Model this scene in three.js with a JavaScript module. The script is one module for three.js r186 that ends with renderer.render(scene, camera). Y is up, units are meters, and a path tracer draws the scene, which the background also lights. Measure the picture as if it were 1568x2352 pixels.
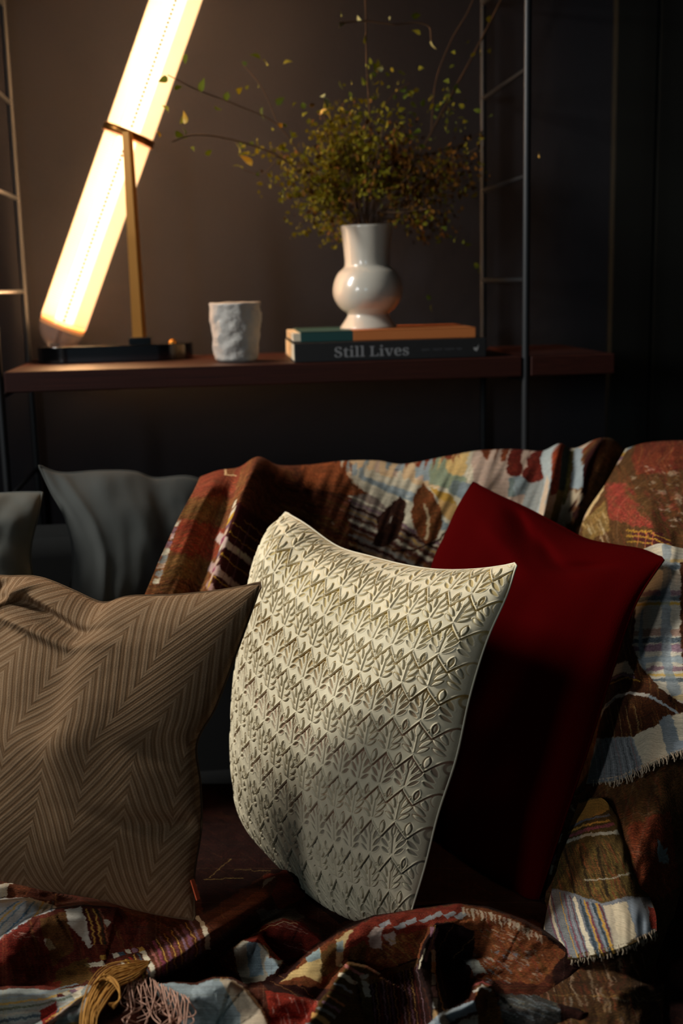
import * as THREE from 'three';
import { mergeGeometries } from 'three/addons/utils/BufferGeometryUtils.js';
import { RoundedBoxGeometry } from 'three/addons/geometries/RoundedBoxGeometry.js';
import { ImprovedNoise } from 'three/addons/math/ImprovedNoise.js';
import { RectAreaLightUniformsLib } from 'three/addons/lights/RectAreaLightUniformsLib.js';
RectAreaLightUniformsLib.init();

// ------------------------------------------------------------------ camera, light, exposure
const scene = new THREE.Scene();
const FOCAL = 2700, W = 1568, H = 2352;                            // focal length in picture pixels
const camera = new THREE.PerspectiveCamera(2 * Math.atan(H / 2 / FOCAL) * 180 / Math.PI, W / H, 0.05, 30);
camera.position.set(0, 1.14, 0);
camera.rotation.order = 'YXZ';
camera.rotation.set(-0.1933, -0.1024, -0.0237);
camera.updateMatrixWorld();
camera.focus = 1.27;
camera.userData.fStop = 3.6;
const renderer = new THREE.WebGLRenderer({ antialias: true });
renderer.toneMapping = THREE.LinearToneMapping;
renderer.toneMappingExposure = 1.0;
renderer.shadowMap.enabled = true;
const LAMP = 0.118;                                                 // strength of each light inside the tube lamp
scene.background = new THREE.Color(0.012, 0.015, 0.02);             // dusk outside

function windowLight(x, y, z, w, h, target, power, color) {
  const l = new THREE.RectAreaLight(color, power, w, h);
  l.name = 'window daylight';
  l.position.set(x, y, z); l.lookAt(...target); scene.add(l);
  return l;
}
const DAY = new THREE.Color(1.0, 0.975, 0.92);
windowLight(-1.58, 2.25, -1.34, 0.4, 1.0, [0, 2.25, -1.34], 64, DAY);      // tall window in the left wall, level with the sofa
windowLight(-1.58, 1.40, 0.16, 0.3, 0.44, [0, 1.40, 0.16], 26, new THREE.Color(0.97, 0.98, 1.0)); // small window in the left wall
windowLight(-0.62, 1.42, 1.55, 0.3, 0.5, [-0.62, 1.42, 0], 6.5, new THREE.Color(0.6, 0.85, 1.0));       // window behind the camera

// ------------------------------------------------------------------ helpers
let seed = 12345;
const rnd = () => { seed = (Math.imul(seed, 1664525) + 1013904223) >>> 0; return seed / 4294967296; };
const rr = (a, b) => a + (b - a) * rnd();
const perlin = new ImprovedNoise();
const noise = (x, y, z = 0) => perlin.noise(x, y, z);
const clamp = (x, a = 0, b = 1) => Math.min(b, Math.max(a, x));
const lerp = (a, b, t) => a + (b - a) * t;
const smooth = (a, b, x) => { const t = clamp((x - a) / (b - a)); return t * t * (3 - 2 * t); };
const V = (x, y, z) => new THREE.Vector3(x, y, z);
const ray = (px, py) => V((px - W / 2) / FOCAL, -(py - H / 2) / FOCAL, -1).applyQuaternion(camera.quaternion);
// the measured place of a point of the photograph: where its line of sight meets the depth z, or the height y
const at = (px, py, z) => { const d = ray(px, py); return d.multiplyScalar(z / d.z).add(camera.position); };
const atY = (px, py, y) => { const d = ray(px, py); return d.multiplyScalar((y - camera.position.y) / d.y).add(camera.position); };

const used = {};
const numbered = (n) => { const k = used[n] = (used[n] ?? -1) + 1; return k ? n + '_' + String(k).padStart(3, '0') : n; };
function thing(name, label, category, base, group) {
  const o = new THREE.Group();
  o.name = numbered(name); o.position.copy(base); o.userData = { label, category };
  if (group) o.userData.group = group;
  scene.add(o);
  return o;
}
function rootBase(o) { let p = o; while (p.parent && p.parent !== scene) p = p.parent; return p.position; }
function part(name, geo, mat, parent, label) {                      // geometry in world axes, moved to its thing's base
  const b = rootBase(parent);
  const m = new THREE.Mesh(geo.translate(-b.x, -b.y, -b.z), mat);
  m.name = name; m.castShadow = m.receiveShadow = true;
  if (label) m.userData.label = label;
  parent.add(m);
  return m;
}
function struct(name, geo, mat) {
  const m = new THREE.Mesh(geo, mat); m.name = name; m.userData.kind = 'structure'; m.castShadow = m.receiveShadow = true; scene.add(m); return m;
}
const box = (x0, x1, y0, y1, z0, z1) => new THREE.BoxGeometry(x1 - x0, y1 - y0, z1 - z0).translate((x0 + x1) / 2, (y0 + y1) / 2, (z0 + z1) / 2);
const rbox = (x0, x1, y0, y1, z0, z1, r = 0.003, s = 3) => new RoundedBoxGeometry(x1 - x0, y1 - y0, z1 - z0, s, r).translate((x0 + x1) / 2, (y0 + y1) / 2, (z0 + z1) / 2);
const tube = (pts, r, seg = 32, rad = 8) => new THREE.TubeGeometry(new THREE.CatmullRomCurve3(pts), seg, r, rad, false);
function rod(a, b, r, rad = 12) {
  const d = b.clone().sub(a), g = new THREE.CylinderGeometry(r, r, d.length(), rad, 1);
  return g.applyQuaternion(new THREE.Quaternion().setFromUnitVectors(V(0, 1, 0), d.normalize())).translate((a.x + b.x) / 2, (a.y + b.y) / 2, (a.z + b.z) / 2);
}
const std = (c, r = 0.8, o = {}) => new THREE.MeshStandardMaterial({ color: new THREE.Color(c), roughness: r, ...o });
const phys = (c, r = 0.8, o = {}) => new THREE.MeshPhysicalMaterial({ color: new THREE.Color(c), roughness: r, ...o });
function texture(w, h, f, srgb = true) {                            // f(x, y) -> [r, g, b] 0..255
  const d = new Uint8Array(w * h * 4);
  for (let y = 0; y < h; y++) for (let x = 0; x < w; x++) { const c = f(x, y), i = (y * w + x) * 4; d[i] = clamp(c[0], 0, 255); d[i + 1] = clamp(c[1], 0, 255); d[i + 2] = clamp(c[2], 0, 255); d[i + 3] = 255; }
  const t = new THREE.DataTexture(d, w, h);
  t.magFilter = t.minFilter = THREE.LinearFilter; t.wrapS = t.wrapT = THREE.RepeatWrapping;
  if (srgb) t.colorSpace = THREE.SRGBColorSpace;
  t.needsUpdate = true;
  return t;
}
const repeated = (t, u, v) => { const c = t.clone(); c.repeat.set(u, v); c.needsUpdate = true; return c; };

// ------------------------------------------------------------------ the room
const SHELF = 1.0215, ZW = -2.085, ZR = -2.066, ZF = -1.77, PL = -0.318, PR = 0.472;
const plaster = texture(256, 256, (x, y) => { const n = 128 + 50 * noise(x / 9, y / 9, 1) + 40 * noise(x / 3, y / 3, 2); return [n, n, n]; }, false);
const wallMat = phys(0x323134, 0.9, { specularIntensity: 0.12, bumpMap: repeated(plaster, 6, 6), bumpScale: 0.0012 });
const sideMat = phys(0x141516, 0.95, { specularIntensity: 0.1 }), ceilMat = phys(0x141414, 0.95, { specularIntensity: 0.1 });
const XL = -1.6, CEIL = 3.4;
struct('wall_back', box(XL - 0.1, 2.4, -0.08, CEIL + 0.08, ZW - 0.1, ZW), wallMat);
{
  const hole = (f, a0, a1, y0, y1) => [f(a0, a1, 0, y0), f(a0, a1, y1, CEIL)];   // wall below and above an opening
  const L = (z0, z1, y0, y1) => box(XL - 0.1, XL, y0, y1, z0, z1), F = (x0, x1, y0, y1) => box(x0, x1, y0, y1, 1.58, 1.68);
  struct('wall_left', mergeGeometries([L(ZW, -1.56, 0, CEIL), L(-1.56, -1.12, 0, 1.73), L(-1.56, -1.12, 2.77, CEIL), L(-1.12, 0.0, 0, CEIL), L(0.0, 0.33, 0, 1.16), L(0.0, 0.33, 1.64, CEIL), L(0.33, 1.68, 0, CEIL)]), sideMat);
  struct('wall_front', mergeGeometries([F(XL, -0.82, 0, CEIL), ...hole(F, -0.82, -0.42, 1.1, 1.74), F(-0.42, 2.4, 0, CEIL)]), sideMat);
}
struct('wall_alcove', box(-1.08, -0.98, 0, CEIL, ZW, -1.55), sideMat);     // end of the alcove in which shelf and sofa stand
struct('wall_right', box(2.3, 2.4, 0, CEIL, ZW, 1.6), sideMat);
struct('ceiling', box(XL - 0.1, 2.4, CEIL, CEIL + 0.08, ZW, 1.68), ceilMat);
struct('floor', box(XL - 0.1, 2.4, -0.08, 0, ZW, 1.68), phys(0x1a120e, 0.7, { specularIntensity: 0.3 }));
const frameMat = std(0x35383a, 0.5), paneMat = phys(0xffffff, 0.05, { transmission: 1, thickness: 0 });
function windowFrame(n, x0, x1, y0, y1, z0, z1, along) {
  const w = new THREE.Group(); w.name = 'window_' + n; w.userData.kind = 'structure'; scene.add(w);
  const f = along === 'z'
    ? [box(x0, x1, y0, y0 + 0.03, z0, z1), box(x0, x1, y1 - 0.03, y1, z0, z1), box(x0, x1, y0, y1, z0, z0 + 0.03), box(x0, x1, y0, y1, z1 - 0.03, z1)]
    : [box(x0, x1, y0, y0 + 0.03, z0, z1), box(x0, x1, y1 - 0.03, y1, z0, z1), box(x0, x0 + 0.03, y0, y1, z0, z1), box(x1 - 0.03, x1, y0, y1, z0, z1)];
  part('window_frame', mergeGeometries(f), frameMat, w);
  part('pane', along === 'z' ? box(x0 + 0.01, x0 + 0.016, y0, y1, z0, z1) : box(x0, x1, y0, y1, z1 - 0.016, z1 - 0.01), paneMat, w);
}
windowFrame(1, XL - 0.09, XL - 0.02, 1.73, 2.77, -1.56, -1.12, 'z');
windowFrame(2, XL - 0.09, XL - 0.02, 1.16, 1.64, 0.0, 0.33, 'z');
windowFrame(3, -0.82, -0.42, 1.1, 1.74, 1.61, 1.66, 'x');
// painted boards at the far right of the back wall
{
  const xa = at(1394, 700, ZW).x, xb = at(1487, 700, ZW).x;
  struct('trim_1', rbox(xa, xb - 0.0015, 0, 2.6, ZW, ZW + 0.022, 0.003), phys(0x232523, 0.9, { specularIntensity: 0.15 }));
  struct('trim_2', rbox(xb + 0.0015, xb + 0.3, 0, 2.6, ZW, ZW + 0.022, 0.003), phys(0x232523, 0.9, { specularIntensity: 0.15 }));
}

// ------------------------------------------------------------------ wall shelf: two ladder frames, two boards
const steel = std(0x26282a, 0.45, { metalness: 0.35 });
const grain = texture(512, 64, (x, y) => { const n = noise(x / 120, y / 3, 3) * 26 + noise(x / 30, y / 1.5, 7) * 14; return [46 + n * 0.6, 20 + n * 0.3, 14 + n * 0.22]; });
const woodMat = phys(0xffffff, 0.5, { specularIntensity: 0.4, map: grain });
function ladder(x, label) {
  const t = thing('shelf_ladder', label, 'shelf frame', V(x, 0, (ZR + ZF) / 2), 'wire ladders holding the shelf');
  part('post', rod(V(x, 0, ZR), V(x, 2.3, ZR), 0.0052), steel, t);
  part('post', rod(V(x, 0, ZF - 0.006), V(x, 2.3, ZF - 0.006), 0.0058), steel, t);
  for (let k = 0; k < 13; k++) { const y = SHELF + 0.115 + (k - 6) * 0.152; part('rung', rod(V(x, y, ZR), V(x, y, ZF - 0.006), 0.0036), steel, t); }
}
ladder(PL, 'dark wire shelf ladder beside the lamp at the end of the brown board');
ladder(PR, 'dark wire shelf ladder beyond the two books, holding the brown board');
{
  const t = thing('wall_shelf', 'dark reddish brown wooden shelf board carrying lamp, cup, books and vase', 'shelf', V((PL + PR) / 2, SHELF - 0.0305, (ZR + ZF) / 2));
  part('board', rbox(PL + 0.008, PR - 0.007, SHELF - 0.0305, SHELF, ZR + 0.004, ZF, 0.002), woodMat, t);
  const t2 = thing('wall_shelf', 'empty dark shelf board continuing past the wire ladder by the books', 'shelf', V(PR + 0.1, SHELF - 0.0305, (ZR + ZF) / 2));
  part('board', rbox(PR + 0.007, at(1412, 820, ZF).x, SHELF - 0.0305, SHELF, ZR + 0.004, ZF, 0.002), woodMat, t2);
  const t3 = thing('wall_shelf', 'deeper upper board of the wire shelf, above the top of the lamp', 'shelf', V((PL + PR) / 2, 1.70, (ZR + ZF) / 2));
  part('board', rbox(PL - 0.02, PR + 0.27, 1.70, 1.7305, ZR + 0.012, -1.66, 0.002), woodMat, t3);
}
// ------------------------------------------------------------------ tube lamp on the shelf
{
  const z0 = -2.02, brass = std(0xa8752f, 0.4, { metalness: 0.45 }), black = phys(0x0a0b0d, 0.16, { clearcoat: 0.6, clearcoatRoughness: 0.1 });
  const bl = at(90, 826, -1.985), br = at(442, 818, -1.985), cz = -1.985, y0 = SHELF;
  const lamp = thing('tube_lamp', 'lit slanting ribbed glass tube lamp with brass stem on black oval base', 'lamp', V((bl.x + br.x) / 2, y0, cz));
  // base: a black stadium-shaped slab
  const hw = (br.x - bl.x) / 2, hd = 0.055, s = new THREE.Shape(), R = hd;
  s.moveTo(-hw + R, -hd); s.lineTo(hw - R, -hd); s.absarc(hw - R, 0, R, -Math.PI / 2, Math.PI / 2); s.lineTo(-hw + R, hd); s.absarc(-hw + R, 0, R, Math.PI / 2, Math.PI * 1.5);
  const slab = new THREE.ExtrudeGeometry(s, { depth: 0.0235, bevelEnabled: true, bevelThickness: 0.0015, bevelSize: 0.0015, bevelSegments: 2, curveSegments: 40 }).rotateX(-Math.PI / 2).translate((bl.x + br.x) / 2, y0 + 0.0017, cz);
  part('base', slab, black, lamp);
  const top = y0 + 0.0265;
  // the tube's axis
  const A = at(146, 740, z0), C = at(297, 312, -2.014), T = at(424, -58, -2.008);
  const dir = T.clone().sub(A).normalize(), Lc = C.clone().sub(A).dot(dir), Lt = T.clone().sub(A).length(), RT = 0.0385;
  const q = new THREE.Quaternion().setFromUnitVectors(V(0, 1, 0), dir);
  const lay = (g) => g.applyQuaternion(q).translate(A.x, A.y, A.z);
  const lathe = (pts, n = 64) => lay(new THREE.LatheGeometry(pts.map((p) => new THREE.Vector2(p[0], p[1])), n));
  const glow = phys(0xfff0dc, 0.142, { transmission: 0.5, thickness: 0, emissive: new THREE.Color(1.0, 0.76, 0.5), emissiveIntensity: 0.4 });
  const core = std(0xffffff, 0.6, { emissive: new THREE.Color(1.0, 0.86, 0.62), emissiveIntensity: 4 });
  const ribbed = (a, b) => { const p = [], n = Math.round((b - a) / 0.0036) * 4; for (let i = 0; i <= n; i++) p.push([RT + 0.0005 * Math.cos(i * Math.PI / 2), a + (b - a) * i / n]); return p; };
  for (const [a, b] of [[0, Lc - 0.006], [Lc + 0.006, Lt]]) {
    const d = part('glass_diffuser', lathe(ribbed(a, b)), glow, lamp, 'ribbed glowing glass tube');
    part('light_rod', lathe([[0.0001, a + 0.001], [0.016, a + 0.001], [0.016, b - 0.001], [0.0001, b - 0.001]], 32), core, d);
    for (let k = 0; k < 5; k++) {
      const c = A.clone().addScaledVector(dir, a + (b - a) * (k + 0.5) / 5);
      const l = new THREE.PointLight(new THREE.Color(1.0, 0.54, 0.24), LAMP);
      l.name = 'lamp glow'; l.position.copy(c); l.shadow.radius = 0.7; l.castShadow = true; scene.add(l);
    }
  }
  // clear rounded glass end under the tube, ring and rod inside it
  const dome = []; for (let i = 0; i <= 20; i++) { const t = i / 20 * Math.PI / 2; dome.push([Math.max(0.0001, RT * 0.98 * Math.sin(t)), -0.004 - (RT + 0.004) * Math.cos(t)]); }
  dome.push([RT * 0.98, 0]);
  part('glass_end', lathe(dome), phys(0xffffff, 0.12, { transmission: 0.82, thickness: 0, ior: 1.5 }), lamp, 'clear rounded glass end');
  part('glass_end', lathe([[RT, Lt], ...dome.slice(0, -1).reverse().map(([r, y]) => [r, Lt - y])]), phys(0xffffff, 0.12, { transmission: 0.82, thickness: 0, ior: 1.5 }), lamp, 'clear rounded glass end');
  part('end_ring', lathe([[RT * 0.2, -0.0105], [RT * 0.955, -0.0105], [RT * 0.965, -0.001], [RT * 0.2, -0.001], [RT * 0.2, -0.0105]]), std(0xc87a34, 0.35, { emissive: new THREE.Color(0.55, 0.2, 0.05), emissiveIntensity: 0.9 }), lamp, 'amber glowing ring closing the lit tube');
  part('end_rod', rod(A.clone().addScaledVector(dir, 0.0), A.clone().addScaledVector(dir, -RT - 0.002), 0.0035), std(0x6b4a20, 0.4, { metalness: 0.6 }), lamp);
  const tip = A.clone().addScaledVector(dir, -RT - 0.004);
  part('foot', rbox(tip.x - 0.009, tip.x + 0.011, top - 0.001, tip.y + 0.004, tip.z - 0.01, tip.z + 0.01, 0.002), black, lamp);
  // a line of dark beads along the tube's face
  {
    const face = camera.position.clone().sub(C); face.addScaledVector(dir, -face.dot(dir)).normalize();
    const beads = [], b0 = new THREE.OctahedronGeometry(0.0026, 1), n = Math.floor(Lt / 0.0069);
    for (let i = 1; i < n; i++) { const p = A.clone().addScaledVector(dir, i * Lt / n).addScaledVector(face, RT + 0.0012); if (Math.abs(i * Lt / n - Lc) > 0.008) beads.push(b0.clone().translate(p.x, p.y, p.z)); }
    const m = part('bead_line', mergeGeometries(beads), std(0x3a2006, 0.7), lamp, 'line of tiny dark contacts along the tube'); m.userData.kind = 'stuff';
  }
  // clamp ring and the flat brass stem
  part('clamp_ring', lathe([[RT + 0.0008, Lc - 0.006], [RT + 0.0038, Lc - 0.006], [RT + 0.0042, Lc], [RT + 0.0038, Lc + 0.006], [RT + 0.0008, Lc + 0.006], [RT + 0.0008, Lc - 0.006]]), std(0x8a5a24, 0.35, { metalness: 0.8 }), lamp, 'brass ring clamping the tube');
  const sa = at(321, 788, -1.952), sb = at(292, 303, -1.962);
  const up = sb.clone().sub(sa), len = up.length();
  const stem = new THREE.BoxGeometry(0.019, len, 0.012, 1, 8, 1), p = stem.attributes.position;
  for (let i = 0; i < p.count; i++) { const t = p.getY(i) / len + 0.5; p.setX(i, p.getX(i) * lerp(1.0, 0.62, t)); }
  stem.computeVertexNormals();
  const sq = new THREE.Quaternion().setFromUnitVectors(V(0, 1, 0), up.clone().normalize()).multiply(new THREE.Quaternion().setFromAxisAngle(V(0, 1, 0), -0.5));
  part('stem', stem.applyQuaternion(sq).translate((sa.x + sb.x) / 2, (sa.y + sb.y) / 2, (sa.z + sb.z) / 2), brass, lamp, 'flat brass stem');
  part('stem_foot', rbox(sa.x - 0.017, sa.x + 0.02, top - 0.001, top + 0.012, sa.z - 0.014, sa.z + 0.014, 0.002), black, lamp);
  const sw = at(397, 794, -1.96);
  part('switch', new THREE.SphereGeometry(0.007, 20, 10, 0, Math.PI * 2, 0, Math.PI / 2).translate(sw.x, top, sw.z), std(0xc98a3c, 0.25, { metalness: 0.9 }), lamp, 'small round brass switch');
}

// ------------------------------------------------------------------ cup, books, vase
{
  const c = at(541, 760, -1.86), r = (py) => 0; // centre line
  const k = 1.86 / FOCAL, pts = [];
  const hgt = 131 * k, R0 = 45 * k, R1 = 58 * k;
  for (let i = 0; i <= 60; i++) { const t = i / 60; pts.push(new THREE.Vector2(lerp(R0, R1, Math.pow(t, 0.55)) - (t < 0.04 ? (0.04 - t) * 0.09 : 0), t * hgt)); }
  pts.push(new THREE.Vector2(R1 - 0.001, hgt + 0.0008), new THREE.Vector2(R1 - 0.0032, hgt));
  for (let i = 20; i >= 0; i--) pts.push(new THREE.Vector2(Math.max(0.0005, (lerp(R0, R1, Math.pow(i / 20, 0.55)) - 0.0034) * (i === 0 ? 0.01 : 1)), 0.004 + (hgt - 0.004) * i / 20));
  const g = new THREE.LatheGeometry(pts, 160), p = g.attributes.position;
  for (let i = 0; i < p.count; i++) {
    const x = p.getX(i), y = p.getY(i), z = p.getZ(i), rad = Math.hypot(x, z) + 1e-6;
    const n = 0.0026 * noise(x * 70, y * 70, z * 70) + 0.0014 * Math.abs(noise(x * 170, y * 170, z * 170)) + 0.0012 * noise(x * 30, y * 40, z * 30);
    const f = smooth(0.001, 0.006, y) * (1 - smooth(hgt - 0.002, hgt, y)) * (rad > 0.02 ? 1 : 0);
    p.setX(i, x * (1 + f * n / rad)); p.setZ(i, z * (1 + f * n / rad));
    if (y > hgt - 0.003) p.setY(i, y + 0.0012 * noise(x * 50, 3, z * 50));
  }
  g.computeVertexNormals();
  const cup = thing('cup', 'white handmade cup with rough crinkled wall standing between lamp and books', 'cup', V(c.x, SHELF, c.z));
  part('body', g.translate(c.x, SHELF, c.z), phys(0xaaa7a1, 0.6, { clearcoat: 0.15 }), cup);
}
let bookTop;
{
  // lower book: black cloth, its title on the spine
  const z = -1.782, a = at(676, 812, z), b = at(1117, 794, z), ang = Math.atan2(-(0.012), 0.3), th = 0.0292, dep = 0.205, len = b.x - a.x;
  const mid = V((a.x + b.x) / 2, SHELF, z - dep / 2);
  const bk = thing('book', 'thick black hardback lying flat with grey title lettering on its spine', 'book', mid);
  const cover = std(0x0b0c0e, 0.55), pages = texture(8, 64, (x, y) => { const n = 214 + 26 * noise(0.5, y / 1.7, 2); return [n, n * 0.94, n * 0.82]; });
  const pm = std(0xffffff, 0.9, { map: pages });
  const x0 = a.x, x1 = b.x, y = SHELF, zb = z - dep;
  const sp = part('cover', mergeGeometries([rbox(x0, x1, y, y + 0.0026, zb, z, 0.001), rbox(x0, x1, y + th - 0.0026, y + th, zb, z, 0.001), rbox(x0, x1, y, y + th, z - 0.0028, z + 0.0006, 0.0012)]), cover, bk);
  part('page_block', box(x0 - 0.0005, x1 - 0.004, y + 0.0027, y + th - 0.0027, zb + 0.004, z - 0.003), pm, bk, 'cream page block');
  const cv = document.createElement('canvas'); cv.width = 1536; cv.height = 144;
  const c = cv.getContext('2d'); c.fillStyle = '#0b0c0e'; c.fillRect(0, 0, 1536, 144);
  c.fillStyle = '#76787a'; c.font = 'bold 118px serif'; c.textBaseline = 'middle'; c.textAlign = 'left';
  c.save(); c.translate(305, 74); const tw = c.measureText('Still Lives').width; c.scale(610 / tw, 1); c.fillText('Still Lives', 0, 0); c.restore();
  c.fillStyle = '#34363a'; for (let i = 0, x = 1010; x < 1330; i++) { const w = 7 + (i * 7) % 9; if (i % 6 !== 5) c.fillRect(x, 66 + (i % 3), w, 11 + (i * 5) % 6); x += w + 5; }
  c.fillStyle = '#8a8c8c'; c.save(); c.translate(1458, 74); c.beginPath(); c.moveTo(-20, -8); c.lineTo(8, -4); c.lineTo(24, -34); c.lineTo(18, 6); c.lineTo(6, 26); c.lineTo(-14, 16); c.closePath(); c.fill(); c.restore();
  const tx = new THREE.CanvasTexture(cv); tx.colorSpace = THREE.SRGBColorSpace;
  part('spine', new THREE.PlaneGeometry(x1 - x0 - 0.004, th - 0.003).translate((x0 + x1) / 2, y + th / 2, z + 0.0009), std(0xffffff, 0.6, { map: tx }), sp, 'black spine with grey title and small emblem');
  // upper book: thin, green and orange spine
  const z2 = -1.797, d2 = 0.165, a2 = at(690, 775, z2), b2 = at(1092, 763, z2), y2 = y + th, t2 = 0.0162;
  const sm = at(811, 772, z2).x;
  const b2k = thing('book', 'thin book with half green half orange spine lying under the vase', 'book', V((a2.x + b2.x) / 2, y2, z2 - d2 / 2));
  const or = std(0xb86a32, 0.6), gr = std(0x0c3c3a, 0.6);
  part('cover', mergeGeometries([rbox(sm, b2.x, y2, y2 + 0.002, z2 - d2, z2, 0.0008), rbox(sm, b2.x, y2 + t2 - 0.002, y2 + t2, z2 - d2, z2, 0.0008), rbox(sm, b2.x, y2, y2 + t2, z2 - 0.002, z2, 0.0008)]), or, b2k, 'orange cover');
  part('cover_band', mergeGeometries([rbox(a2.x, sm, y2, y2 + 0.002, z2 - d2, z2, 0.0008), rbox(a2.x, sm, y2 + t2 - 0.002, y2 + t2, z2 - d2, z2, 0.0008), rbox(a2.x, sm, y2, y2 + t2, z2 - 0.002, z2, 0.0008)]), gr, b2k, 'dark green end of the cover');
  part('page_block', box(a2.x - 0.011, b2.x - 0.003, y2 + 0.0021, y2 + t2 - 0.0021, z2 - d2 + 0.003, z2 - 0.0022), pm, b2k, 'cream page block');
  bookTop = y2 + t2;
}
const VASE = at(844, 640, -1.875);
{
  const k = 1.875 / FOCAL * 0.972, prof = [[0, 0], [66, 0], [67, 3], [64, 8], [57, 18], [51, 28], [49, 34], [51, 38], [62, 46], [72, 58], [79, 72], [82, 88], [81, 104], [76, 122], [68, 136], [58, 145], [54, 150], [53, 158], [54, 180], [56, 205], [59, 232], [60.5, 243], [60, 246], [57, 245], [54, 232], [49, 180], [48, 150], [60, 130], [66, 100], [55, 60], [20, 50], [0, 50]];
  const curve = new THREE.CatmullRomCurve3(prof.map((p) => V(p[0] * k, p[1] * k * 0.955, 0)), false, 'centripetal');
  const pts = curve.getPoints(220).map((p) => new THREE.Vector2(Math.max(p.x, 0.00001), p.y));
  const v = thing('vase', 'glossy white ceramic vase with round belly and wide neck standing on books', 'vase', V(VASE.x, bookTop, VASE.z));
  part('body', new THREE.LatheGeometry(pts, 96).translate(VASE.x, bookTop, VASE.z), phys(0xc4beb1, 0.25, { clearcoat: 0.8, clearcoatRoughness: 0.06 }), v);
}

// ------------------------------------------------------------------ branches in the vase
{
  const stemM = std(0x45301a, 0.85), green = ['#666a12', '#4f5c10', '#7a7414', '#415010'].map((c) => phys(c, 0.8, { transmission: 0.3, thickness: 0, specularIntensity: 0.2 })), pale = phys('#8a9060', 0.6, { side: THREE.DoubleSide }), yellow = phys('#c9a02c', 0.6, { transmission: 0.3, thickness: 0 }), dry = ['#5a3c14', '#4c3c12', '#64481c'].map((c) => phys(c, 0.9, { specularIntensity: 0.15 }));
  function leafGeo(l, w, bend) {                                    // a small pointed leaf, folded along its rib
    const v = [], n = 5;
    for (let i = 0; i <= n; i++) { const t = i / n, ww = w * Math.sin(Math.PI * Math.pow(t, 0.8)) * 0.5, y = l * t, z = -bend * t * t * l; v.push([-ww, y, z + ww * 0.35], [0, y, z], [ww, y, z + ww * 0.35]); }
    const pos = new Float32Array(v.flat()), idx = [];
    for (let i = 0; i < n; i++) for (const c of [0, 1]) { const a = i * 3 + c; idx.push(a, a + 1, a + 4, a, a + 4, a + 3); }
    const g = new THREE.BufferGeometry().setAttribute('position', new THREE.BufferAttribute(pos, 3)); g.setIndex(idx); g.computeVertexNormals(); return g;
  }
  const put = (g, p, s = 1) => { const q = new THREE.Quaternion().setFromEuler(new THREE.Euler(rr(-1.2, 1.2), rr(-3, 3), rr(-2.6, 2.6))); return g.clone().scale(s, s, s).applyQuaternion(q).translate(p.x, p.y, p.z); };
  const L = [leafGeo(0.0105, 0.0075, 0.5), leafGeo(0.0085, 0.006, 0.3), leafGeo(0.012, 0.007, 0.7)];
  const mouth = V(VASE.x, bookTop + 0.16, VASE.z);
  const path = (pts) => new THREE.CatmullRomCurve3([V(mouth.x + rr(-0.02, 0.02), mouth.y - 0.06, mouth.z), ...pts.map((p) => at(p[0], p[1], p[2] ?? -1.9))], false, 'centripetal');
  const taper = (c, r, seg = 40) => { const g = new THREE.TubeGeometry(c, seg, r, 6); return g; };
  const spray = (label, paths, leaves, scatter) => {
    const t = thing('leafy_branch', label, 'branch', V(mouth.x, mouth.y - 0.06, mouth.z), 'cut branches in the vase');
    for (const p of paths) part('stem', taper(p.child ? new THREE.CatmullRomCurve3(p.child.map((q) => at(q[0], q[1], q[2] ?? -1.9))) : path(p.main), p.r ?? 0.0012), stemM, t);
    for (const [x, y, z, m] of leaves) part('leaf', put(L[Math.floor(rnd() * 3)], at(x, y, z ?? -1.88), m === 'b' ? 1.7 : rr(1.2, 1.5)), m === 'p' ? pale : m === 'y' || m === 'b' ? yellow : green[Math.floor(rnd() * 4)], t);
    for (const [x0, y0, x1, y1, n, spread] of scatter) for (let i = 0; i < n; i++) { const k = rnd(); part('leaf', put(L[Math.floor(rnd() * 3)], at(lerp(x0, x1, k) + rr(-spread, spread), lerp(y0, y1, k) + rr(-spread, spread), rr(-1.98, -1.8)), rr(0.7, 1.05)), green[Math.floor(rnd() * 4)], t); }
  };
  spray('long thin branch of small green leaves trailing across to the lit lamp', [
    { main: [[815, 500, -1.89], [730, 430, -1.87], [640, 360, -1.85], [530, 320, -1.83], [440, 310, -1.81], [395, 325, -1.8]], r: 0.0013 },
    { child: [[730, 430, -1.87], [640, 290, -1.85], [540, 240, -1.83], [450, 205, -1.8], [385, 172, -1.78]], r: 0.0009 },
    { child: [[640, 360, -1.85], [600, 400, -1.86], [560, 390, -1.86]], r: 0.0008 }, { child: [[640, 290, -1.85], [600, 200, -1.86], [560, 150, -1.87]], r: 0.0008 }],
    [[385, 178, -1.78], [400, 205, -1.79], [430, 125, -1.82], [462, 212, -1.8], [492, 243, -1.82], [430, 268, -1.8], [424, 285, -1.79, 'y'], [403, 303, -1.8], [426, 310, -1.8], [366, 316, -1.78, 'y'], [386, 258, -1.8], [446, 346, -1.82], [470, 354, -1.82], [548, 352, -1.85], [578, 381, -1.86, 'b'], [557, 388, -1.86], [592, 318, -1.85], [565, 150, -1.87], [612, 152, -1.87], [598, 135, -1.88], [650, 148, -1.88], [604, 246, -1.85], [634, 240, -1.86], [520, 232, -1.82], [545, 214, -1.83], [640, 290, -1.86, 'y'], [700, 250, -1.87], [735, 265, -1.87, 'b'], [747, 215, -1.87, 'p'], [745, 225, -1.87, 'p'], [780, 185, -1.88]],
    [[540, 330, 660, 350, 16, 22], [560, 240, 700, 300, 12, 40], [600, 395, 700, 450, 14, 26]]);
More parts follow.
